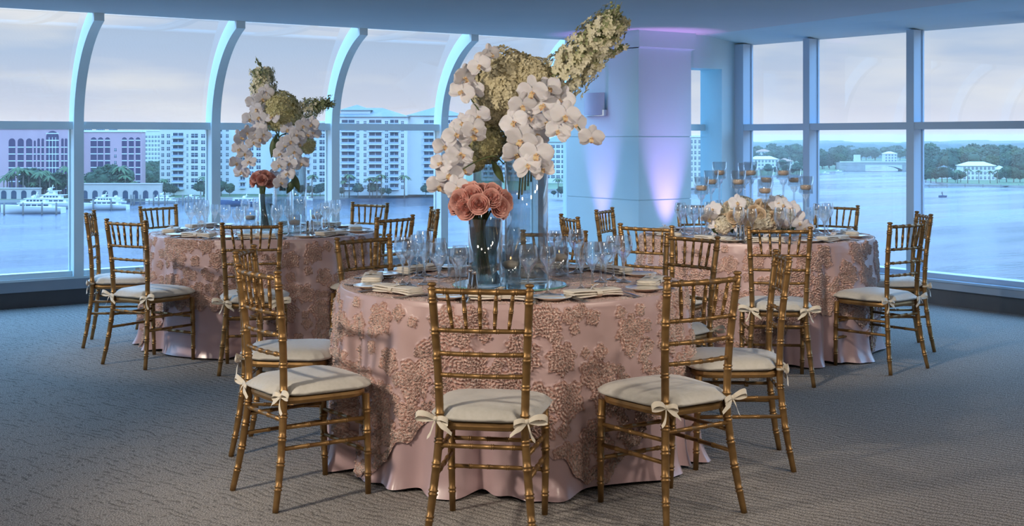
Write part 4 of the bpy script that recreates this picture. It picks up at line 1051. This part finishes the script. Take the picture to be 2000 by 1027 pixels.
# pink hotel: two blocks
cols = [(23.5, 13, 'arch', 26.5), (40.5, 12, 'arch', 26.5), (57, 12, 'arch', 26.5), (68, 4, 'arch', 25.5), (75.5, 5, 'arch', 26.5), (83.5, 5, 'arch', 26.5), (102.5, 25, 'arch', 30), (122, 5, 'arch', 26.5), (129, 5, 'arch', 26.5)]
e_, w, h = building('hotel_building', -160, 140, 252, dh, 6, M['pinkwall'], 'pink stucco waterfront hotel with tall arched windows, left part', [(x-x*0, p_, k, h_) for x, p_, k, h_ in cols]+[(x, 12, 'arch', 26.5) for x in (-10, -30, -50, -70, -90)], 0.6, gl=M['plumglass'])
e_, w, h = building('hotel_building', 150, 277, 258, dh+6, 6, M['pinkwall'], 'pink stucco hotel wing with two groups of three arched windows', [(183, 12, 'arch', 27), (196.5, 11, 'arch', 27), (210, 10, 'arch', 27), (243, 10, 'arch', 27), (256.5, 10, 'arch', 27), (269.5, 9, 'arch', 27)], 0.6, gl=M['plumglass'])
for k in range(4): inst('window', wmesh('sq', 1.1, 1.4, M['dkglass'], 'sq'), e_, ((225.5-213.5)*sc_(dh), -.06, 12+3.0*k))
for px_ in (165, 190, 215): 
    for q in range(4): inst('window', wmesh('sq', 1.0, 1.2, M['dkglass'], 'sq2'), e_, ((px_-213.5+q*4)*sc_(dh), -.06, 30.2))
# arcade in front of the hotel
for (x0, x1, yt, lab) in ((-120, 76, 369, 'beige arcade wall with arches behind the large yacht'), (156, 314, 360, 'beige arcade wall with round arches behind the marina')):
    d = 560; e_ = empty('arcade_wall', ext((x0+x1)/2, d), -A, lab, 'wall'); s_ = sc_(d); w = (x1-x0)*s_; h = CZ-(yt-HZ)*s_-GZ
    MB().box((-w/2, 0, 0), (w/2, 3, h)).box((-w/2-.2, -.3, h), (w/2+.2, 3.3, h+.5)).build('wall', M['arcade'], e_)
    n_ = int(w/4.2)
    for k in range(n_): inst('arch', wmesh('arch', 2.4, 3.8, M['dkglass'], 'arc'), e_, (-w/2+w*(k+.5)/n_, -.05, 0.1))
# distant block between hotel and condominium
building('apartment_building', 272, 318, 256, 900, 20, M['whitewall'], 'distant pale apartment block between hotel and tower', [(280+6*k, 3.4, 'sq', 1.6) for k in range(6)], 9)
# cream condominium
c1 = [(318, 5, 'sq', 1.7), (329, 6, 'sq', 1.7), (348, 21, 'balcony', 2.3), (366, 3, 'sq', 1.7), (380, 13, 'sq', 1.9), (397, 8, 'sq', 1.7)]
building('condominium_tower', 312, 418, 250, 600, 10, M['cream'], 'cream condominium tower with dark balconies left of the orchids', c1, 12, gl=M['dkglass'])
c2 = [(430, 7, 'sq', 1.7), (444, 5, 'sq', 1.7), (474, 10, 'balcony', 2.3), (491, 8, 'sq', 1.9), (505, 8, 'sq', 1.7), (535, 6, 'sq', 1.7), (600, 10, 'balcony', 2.3), (615, 6, 'sq', 1.7), (630, 12, 'sq', 1.9)]
building('condominium_tower', 421, 540, 246, 612, 10, M['whitewall'], 'white condominium tower behind the left table\'s orchids', c2[:6], 12)
building('condominium_tower', 540, 646, 240, 606, 10, M['whitewall'], 'white condominium tower right of the left table\'s orchids', c2[6:]+[(560, 9, 'balcony', 2.3), (580, 6, 'sq', 1.7)], 12)
# big resort-like condo with hipped roofs
c3 = [(680, 26, 'balcony', 2.4), (699, 5, 'sq', 1.8), (713, 5, 'sq', 1.8), (733, 25, 'balcony', 2.4), (755, 6, 'sq', 1.8), (770, 17, 'balcony', 2.4), (786, 5, 'sq', 1.8)]
e_, w, h = building('condominium_building', 646, 795, 228, 596, 26, M['whitewall'], 'white condominium building with hipped roofs and balconies beyond the middle arches', c3, 13, roof='hip')
s_ = sc_(596); tw = MB().box((-7, 4, h), (7, 18, h+3.2)); tw.build('roof_tower', M['whitewall'], e_, ((692-720.5)*s_, 0, 0))
MB().add([(-8, 3, h+3.2), (8, 3, h+3.2), (8, 19, h+3.2), (-8, 19, h+3.2), (0, 11, h+6)], [(0,1,4), (1,2,4), (2,3,4), (3,0,4), (0,3,2,1)]).build('roof', M['roofgrey'], e_, ((692-720.5)*s_, 0, 0))
building('condominium_building', 795, 906, 226, 604, 26, M['whitewall'], 'white condominium wing with a blank wall, right of the hipped roofs', [(838, 20, 'balcony', 2.4), (856, 6, 'sq', 1.8), (880, 14, 'balcony', 2.4), (898, 6, 'sq', 1.8)], 13, roof='hip')
building('apartment_building', 1062, 1140, 277, 760, 20, M['whitewall'], 'pale apartment block just left of the column', [(1070, 7, 'sq', 1.8), (1080, 7, 'sq', 1.8), (1090, 7, 'sq', 1.8), (1100, 7, 'sq', 1.8), (1112, 9, 'balcony', 2.2), (1126, 7, 'sq', 1.8)], 10, roof='hip')
building('apartment_building', 940, 1040, 262, 800, 20, M['whitewall'], 'pale apartment block seen through the tall front vases', [(948+12*k, 8, 'balcony', 2.2) for k in range(8)], 10, roof='hip')
building('apartment_building', 1340, 1372, 268, 700, 20, M['cream'], 'cream apartment block glimpsed through the gap beside the column', [(1351, 3.4, 'sq', 1.8), (1358, 3.4, 'sq', 1.8), (1366, 3.4, 'sq', 1.8)], 10)
# houses on the right-hand shores
def house(px0, px1, ytop, ybase, m, label, roof, nwin=5, fl=2):
    d = dist(ybase)*1.04; s_ = sc_(d); e_ = empty('house', ext((px0+px1)/2, d), -A, label, 'house'); w = (px1-px0)*s_; h = fl*3.1; dp = 11
    MB().box((-w/2, 0, 0), (w/2, dp, h)).build('wall', m, e_)
    rh = 2.6; q = min(dp/2, w/2)
    MB().add([(-w/2-.8, -.8, h), (w/2+.8, -.8, h), (w/2+.8, dp+.8, h), (-w/2-.8, dp+.8, h), (-w/2+q, dp/2, h+rh), (w/2-q, dp/2, h+rh)], [(0,3,2,1), (0,1,5,4), (1,2,5), (2,3,4,5), (3,0,4)]).build('roof', roof, e_)
    for f_ in range(fl):
        for k in range(nwin): inst('window', wmesh('sq', w/nwin*.5, 1.7, M['dkglass'], 'h'), e_, (-w/2+w*(k+.5)/nwin, -.06, .6+3.1*f_))
    return e_
house(1880, 1944, 0, 359, M['whitewall'], 'large white waterfront house on the right-hand shore', M['whitetrim'], 8, 3)
house(1835, 1862, 0, 356, M['whitewall'], 'small white house among trees left of the large white house', M['roofgrey'], 4)
house(1946, 1968, 0, 356, M['cream'], 'cream house just right of the large white waterfront house', M['whitetrim'], 3)
house(1466, 1520, 0, 338, M['whitewall'], 'long white house on the far shore by the corner window', M['whitetrim'], 8, 3)
house(1522, 1548, 0, 333, M['cream'], 'cream house with terracotta roof on the far shore', M['rooftile'], 4)
house(1480, 1506, 0, 322, M['whitewall'], 'white house higher behind the long white shore house', M['rooftile'], 4, 4)
house(1612, 1640, 0, 326, M['whitewall'], 'pale house among the trees left of the bridge', M['whitetrim'], 4, 3)
house(1728, 1752, 0, 320, M['whitewall'], 'pale house behind the bridge', M['whitetrim'], 4, 3)
house(1975, 1998, 0, 352, M['whitewall'], 'white house half hidden in trees at the right edge', M['roofgrey'], 4)
# bridge
db = dist(334); s_ = sc_(db); br = empty('road_bridge', G((1712-1000)/F*db, db, WZ), -A, 'low white bridge with one wide arch across the water', 'bridge')
b = MB(); x0, x1 = (1640-1712)*s_, (1800-1712)*s_
arch = [((1697-1712)*s_, (1757-1712)*s_)]
b.box((x0, 0, 5.0), (x1, 12, 7.4)); b.box((x0, 0, -1), ((1690-1712)*s_, 12, 5.2)); b.box(((1762-1712)*s_, 0, -1), (x1, 12, 5.2))
b.build('deck', M['quay'], br)
ax0, ax1 = (1690-1712)*s_, (1762-1712)*s_; K = 14; am = MB()
vs = []
for k in range(K+1):
    x = ax0+(ax1-ax0)*k/K; z = 1.2+3.4*math.sin(PI*k/K)**.7; vs += [(x, -.1, z), (x, -.1, 5.3), (x, 11.9, 5.3), (x, 11.9, z)]
fs = [(k*4+q, k*4+(q+1) % 4, (k+1)*4+(q+1) % 4, (k+1)*4+q) for k in range(K) for q in range(4)]
am.add(vs, fs); am.build('arch', M['whitewall'], br)
MB().box((x0, -.3, 7.4), (x1, 0, 8.5)).build('parapet', M['whitewall'], br)
MB().box(((1672-1712)*s_, 2, 7.4), ((1682-1712)*s_, 8, 14)).build('bridge_house', M['whitewall'], br)
# --- boats
def yacht(px0, px1, ywl, label, decks=2, m=None, yaw=0.0, nm='motor_yacht'):
    d = dist(ywl); s_ = sc_(d); Ln = (px1-px0)*s_; e_ = empty(nm, G(((px0+px1)/2-1000)/F*d, d, WZ), -A+yaw, label, 'yacht'); m = m or M['hull']
    B = Ln*.12; hh = Ln*.10
    def hull(u, v):      # u along, bow at -x
        x = -Ln/2+Ln*u; wd = B*(math.sin(PI*.5*min(1, u*2.2+.02))**.7); ang = (v-.5)*PI
        zz = hh*(1.25-.35*u) if abs(v-.5) > .499 else 0
        fl_ = abs(math.sin(ang))
        return (x-(Ln*.05*(1-u)*(1-math.cos(ang))*0), wd*math.sin(ang)*(.6+.4*fl_), -.5+(hh*(1.35-.45*u)+.5)*(1-math.cos(ang)))
    b = MB(); b.grid(hull, 16, 10); 
    top = [(-Ln/2+Ln*k/16, B*(math.sin(PI*.5*min(1, k/16*2.2+.02))**.7), hh*(1.35-.45*k/16)) for k in range(17)]
    vs = [(x, y, z) for x, y, z in top]+[(x, -y, z) for x, y, z in top]; b.add(vs, [(k, k+1, 17+k+1, 17+k) for k in range(16)])
    b.box((Ln/2-.1, -B*.95, -.3), (Ln/2, B*.95, hh*.9)); b.build('hull', m, e_)
    z = hh*.95
    for q in range(decks):
        a0, a1 = -Ln*(.26-.10*q), Ln*(.34-.10*q); w_ = B*(.78-.14*q); hd = Ln*.062
        vs = [(a0, -w_, z), (a1, -w_, z), (a1, w_, z), (a0, w_, z), (a0+Ln*.09, -w_*.85, z+hd), (a1, -w_*.9, z+hd), (a1, w_*.9, z+hd), (a0+Ln*.09, w_*.85, z+hd)]
        c = MB().add(vs, [(0,3,2,1), (4,5,6,7), (0,1,5,4), (1,2,6,5), (2,3,7,6), (3,0,4,7)]); c.box((a0+Ln*.05, -w_*1.05, z+hd), (a1+Ln*.07, w_*1.05, z+hd+.22))
        dk = c.build('cabin', M['hull'], e_)
        wb = MB(); 
        for k in range(5):
            xa = a0+Ln*.09+(a1-a0-Ln*.13)*k/5; wb.box((xa+.15, -w_*1.0-.03, z+hd*.38), (xa+(a1-a0-Ln*.13)/5-.25, w_*1.0+.03, z+hd*.78))
        wb.build('cabin_windows', M['dkglass'], dk); z += hd+.22
    ms = MB().tube([(Ln*.05, 0, z), (Ln*.08, 0, z+Ln*.10)], [.25, .1], 6); ms.box((Ln*.03, -.9, z+Ln*.05), (Ln*.10, .9, z+Ln*.055)); ms.ico((Ln*.02, .8, z+Ln*.02), .6, seg=8, rings=6); ms.ico((Ln*.02, -.8, z+Ln*.02), .6, seg=8, rings=6)
    ms.build('mast', M['hull'], e_)
    return e_
yacht(2, 124, 416, 'white motor yacht nearest in the marina, leftmost')
yacht(40, 150, 406, 'larger white yacht with tall mast behind the nearest yacht', 3)
yacht(150, 250, 409, 'white motor yacht right of the first window mullion')
yacht(205, 246, 396, 'white yacht behind, with a raised flybridge')
yacht(284, 345, 396, 'white sport yacht moored by the arcade wall', 2)
yacht(350, 392, 391, 'small white boat moored right of the arcade wall', 1)
yacht(430, 520, 402, 'navy-hulled yacht behind the left table glasses', 1, M['hullblue'])
yacht(560, 610, 392, 'white boat by the seawall behind the left vases', 1)
yacht(735, 766, 384, 'small white boat by the lawn below the hipped condominium', 1)
yacht(1600, 1622, 341, 'white boat moored on the left bank near the bridge', 1)
yacht(1628, 1646, 337, 'small white boat beside the bridge bank', 1)
# person on a small boat
d = dist(385); sb = empty('small_boat', G((1840-1000)/F*d, d, WZ), -A+.4, 'small dark boat with a standing person on the open water', 'boat')
MB().grid(lambda u, v: (-2.2+4.4*u, 1.0*math.sin(PI*.5*min(1, u*2+.05))*math.sin((v-.5)*PI), -.3+1.2*(1-math.cos((v-.5)*PI))), 10, 8).box((-.4, -.5, .2), (1.6, .5, .7)).build('hull', M['hullblue'], sb)
pn = tag(MB().tube([(.25, 0, .7), (.22, 0, 1.3), (0.1, 0, 1.7), (.05, 0, 2.15), (0, 0, 2.45), (0, 0, 2.5), (-.02, 0, 2.75)], [.22, .20, .22, .26, .10, .13, .10], 8).tube([(0.0, .24, 2.2), (-.3, .3, 1.95), (-.55, .2, 2.0)], [.09, .07, .05], 6).tube([(0, -.24, 2.2), (-.3, -.3, 1.95), (-.55, -.2, 2.0)], [.09, .07, .05], 6).build('person', M['personm'], None), 'person in dark clothes standing on the small boat', 'person')
pn.location = sb.location; pn.rotation_euler = (0, 0, -A+.4)
# mooring piles and docks
pile = MB().tube([(0, 0, -2), (0, 0, 4.5)], .35, 8).mesh('mooring_pile', M['timber'])
for i, px_ in enumerate((8, 45, 82, 110, 182, 217, 256, 262, 274, 300, 310, 322, 357, 368, 380, 392)):
    yy = 418 if px_ < 120 else 409 if px_ < 230 else 400
    d = dist(yy)-3; o = inst('mooring_pile', pile, None, G((px_-1000)/F*d, d, WZ)); tag(o, 'dark timber mooring pile in the marina water', 'post', 'mooring piles in the marina')
for (x0, x1, y_, lab) in ((255, 345, 398, 'long timber dock in the marina'), (350, 410, 394, 'timber dock below the cream tower'), (-20, 30, 412, 'timber dock at the left edge of the marina'), (1815, 1990, 366, 'narrow dock along the right-hand shore')):
    d = dist(y_); w = (x1-x0)*sc_(d); e_ = empty('dock', G(((x0+x1)/2-1000)/F*d, d, WZ), -A, lab, 'dock'); MB().box((-w/2, 0, .8), (w/2, 2.2, 1.1)).build('deck', M['timber'], e_)
    b = MB()
    for k in range(6): b.box((-w/2+w*k/5-.15, 0, -1), (-w/2+w*k/5+.15, .3, 1.8))
    b.build('posts', M['timber'], e_)
# --- trees
def tree_mesh(seed, m, sq=1.0):
    random.seed(seed); b = MB()
    for k in range(11):
        a = random.uniform(0, 6.28); q = random.uniform(0, 2.6); c = (q*math.cos(a), q*math.sin(a), 6.2+random.uniform(-2.2, 2.6)*(1-q/4))
        b.ico(c, random.uniform(1.5, 2.5), 0, amp=.16, seg=14, rings=9, sq=(1, 1, .8*sq))
    for k in range(160):
        a = random.uniform(0, 6.28); e_ = random.uniform(-.9, 1.4); r_ = random.uniform(3.2, 4.6); c = (r_*math.cos(a)*math.cos(e_), r_*math.sin(a)*math.cos(e_), 6.3+r_*math.sin(e_)*.8*sq)
        b.ico(c, random.uniform(.25, .6), 0, amp=.3, seg=5, rings=4)
    return b.mesh('foliage', m)
TM = [tree_mesh(1, M['leaf']), tree_mesh(2, M['leaf2'], 1.15), tree_mesh(3, M['leaf2'], .85)]
TRK = MB().tube([(0, 0, -.5), (.1, 0, 2.5), (0, .1, 5)], [.35, .28, .2], 7).mesh('trunk', M['bark'])
def palm_mesh():
    random.seed(9); b = MB()
    for k in range(16):
        a = 2*PI*k/16+random.uniform(-.2, .2); up = random.uniform(.1, 1.3); ln = random.uniform(2.6, 3.4)
        def fn(u, v, a=a, up=up, ln=ln):
            r_ = ln*u; z = 8+ln*(up*.55*u-.75*u*u); w = .42*math.sin(PI*min(1, .1+u*.88))*(v-.5)*2
            return (r_*math.cos(a)-w*math.sin(a), r_*math.sin(a)+w*math.cos(a), z-abs(w)*.5+.06*math.sin(u*60))
        b.grid(fn, 10, 4)
    return b.mesh('fronds', M['palm'])
PF = palm_mesh(); PT = MB().tube([(0, 0, -.5), (.15, 0, 4), (0, 0, 8.1)], [.28, .2, .22], 7).mesh('trunk', M['bark'])
def tree(px, ybase, hpx, kind, label, group, dd=None):
    d = dd or dist(ybase); h = hpx*sc_(d); p_ = (PT if kind == 'palm' else TRK)
    e_ = empty('palm_tree' if kind == 'palm' else 'tree', ext(px, d), random.uniform(0, 6.28), label, 'tree', group)
    s_ = h/(9.6 if kind == 'palm' else 10.4); e_.scale = (s_, s_, s_)
    inst('fronds' if kind == 'palm' else 'foliage', PF if kind == 'palm' else TM[kind], e_); inst('trunk', p_, e_)
random.seed(77)
lp = 'palm tree standing before the pink hotel'; gp = 'palms before the pink hotel'
for px_ in (6, 16, 24, 36, 46, 58, 66, 78, 88, 98, 110, 120, 130, 160, 172, 226, 236, 246, 262): tree(px_+random.uniform(-2, 2), 391, random.uniform(34, 72), 'palm', lp, gp, 566+random.uniform(0, 10))
for px_ in (62, 84, 112, 176, 196, 214, 232): tree(px_, 391, random.uniform(30, 66), random.choice((1, 2)), 'bushy green tree between the palms before the pink hotel', 'bushy trees before the pink hotel', 574+random.uniform(0, 6))
for k in range(16): tree(278+random.uniform(0, 36), 380, random.uniform(24, 42), random.choice((0, 1, 2)), 'dense green tree between the pink hotel and cream tower', 'trees between hotel and tower', 640+k*14)
for px_ in (316, 324, 332, 342, 392, 402, 434, 446, 590, 606, 618, 626, 640, 666, 700, 730, 748, 760, 832, 848, 868, 1080, 1096): tree(px_+random.uniform(-3, 3), 385, random.uniform(12, 34), random.choice((0, 1, 2)), 'round green tree at the foot of the white condominiums', 'trees at the foot of the condominiums', 588+random.uniform(-4, 3))
for px_ in (320, 398, 610, 672, 682, 722, 736, 745, 790, 1090): tree(px_, 385, random.uniform(34, 52), 'palm', 'palm tree at the foot of the white condominiums', 'palms at the foot of the condominiums', 586)
for k in range(46):
    px_ = 1808+k*4.6+random.uniform(-3, 3); yb = 352-random.uniform(0, 16)
    tree(px_, yb, random.uniform(34, 58), random.choice((0, 1, 1, 2)), 'dark tree behind the houses on the right-hand shore', 'trees on the right-hand shore')
for px_ in (1808, 1818, 1828, 1840, 1850, 1866, 1876, 1952, 1966, 1980, 1992, 2006): tree(px_, 360, random.uniform(18, 34), random.choice((1, 2, 0)), 'tree at the water\'s edge of the right-hand shore', 'waterside trees on the right-hand shore')
for px_ in (1870, 1890, 1912, 1934, 1948): tree(px_, 362, random.uniform(26, 34), 'palm', 'palm before the large white waterfront house', 'palms before the white waterfront house')
for k in range(34):
    px_ = 1460+random.uniform(0, 110); yb = random.choice((331, 326, 322, 318, 314)); tree(px_, yb, random.uniform(18, 36), random.choice((0, 1, 2)), 'tree among the houses seen through the corner window', 'trees beyond the corner window')
for px_ in (1462, 1470, 1500, 1515, 1535, 1548, 1556, 1566): tree(px_, 344, random.uniform(12, 26), random.choice((0, 1)), 'waterside tree seen through the corner window', 'waterside trees beyond the corner window')
for k in range(40):
    px_ = 1590+random.uniform(0, 70); tree(px_, random.choice((333, 330, 326, 320)), random.uniform(20, 34), random.choice((0, 1, 2)), 'tree on the left bank by the bridge', 'trees on the left bank by the bridge')
for k in range(34):
    px_ = 1655+random.uniform(0, 130); tree(px_, random.choice((315, 312, 309)), random.uniform(16, 26), random.choice((0, 1, 2)), 'distant tree beyond the bridge', 'distant trees beyond the bridge')
# far wooded land: one uncountable canopy
rngf = np.random.default_rng(4); b = MB()
for row, d in enumerate((1700, 2000, 2400, 3000, 3800)):
    n_ = 520; x = np.linspace(-.20*d, .52*d, n_); hgt = 13+3*np.sin(x/90+row)+rngf.normal(0, 1.3, n_)+2.0*np.sin(x/23+row*2)
    if row == 4: hgt += 3
    vs = []; fs = []
    for k in range(n_):
        p0 = G(x[k], d, GZ); p1 = G(x[k], d+20, GZ+hgt[k]*.75); p2 = G(x[k], d+60, GZ+hgt[k]); p3 = G(x[k], d+300, GZ+hgt[k]*.9)
        vs += [tuple(p0), tuple(p1), tuple(p2), tuple(p3)]
    for k in range(n_-1):
        for q in range(3): fs.append((k*4+q, (k+1)*4+q, (k+1)*4+q+1, k*4+q+1))
    b.add(vs, fs, 0, True)
o = b.build('distant_woods', M['leaf_far']); tag(o, 'low dark woods along the whole far horizon', 'woods', kind='stuff')
ORD = ['first', 'second', 'third', 'fourth', 'fifth', 'sixth', 'seventh', 'eighth', 'ninth', 'tenth', 'eleventh', 'twelfth', 'thirteenth', 'fourteenth', 'fifteenth', 'sixteenth', 'seventeenth', 'eighteenth', 'nineteenth']
def ordinal(k):
    if k < 19: return ORD[k]
    t, u = divmod(k+1, 10); tens = {2: 'twent', 3: 'thirt', 4: 'fort'}[t]
    return tens+'ieth' if u == 0 else tens+'y-'+ORD[u-1]
grp = {}
for o in list(COL.objects):
    if o.parent is None and o.get('category') in ('tree', 'post'): grp.setdefault(o['group'], []).append(o)
for g, ol in grp.items():
    def sx(o):
        v = o.location-Vector((CX, CY, 0)); return (v.x*RX+v.y*RY)/(v.x*FX+v.y*FY)
    ol.sort(key=sx)
    for k, o in enumerate(ol):
        q = o['label']+', '+('leftmost' if k == 0 else 'rightmost' if k == len(ol)-1 else ordinal(k)+' from left')
        o['label'] = q
# haze over the water
HAZE = 0.00015
hz = MB(); c0 = [G(-6000, 120, 0), G(6000, 120, 0), G(6000, 8800, 0), G(-6000, 8800, 0)]
hz.prism([(p.x, p.y) for p in c0], WZ-1, 14)
m = bpy.data.materials.new('haze'); m.use_nodes = True; n = m.node_tree.nodes; n.clear(); o_ = n.new('ShaderNodeOutputMaterial'); v_ = n.new('ShaderNodeVolumeScatter'); v_.inputs['Color'].default_value = (.95, .76, .68, 1); v_.inputs['Density'].default_value = HAZE; m.node_tree.links.new(v_.outputs[0], o_.inputs['Volume'])
o = hz.build('haze', m); tag(o, 'pale haze over the water and far shore', 'haze', kind='stuff')
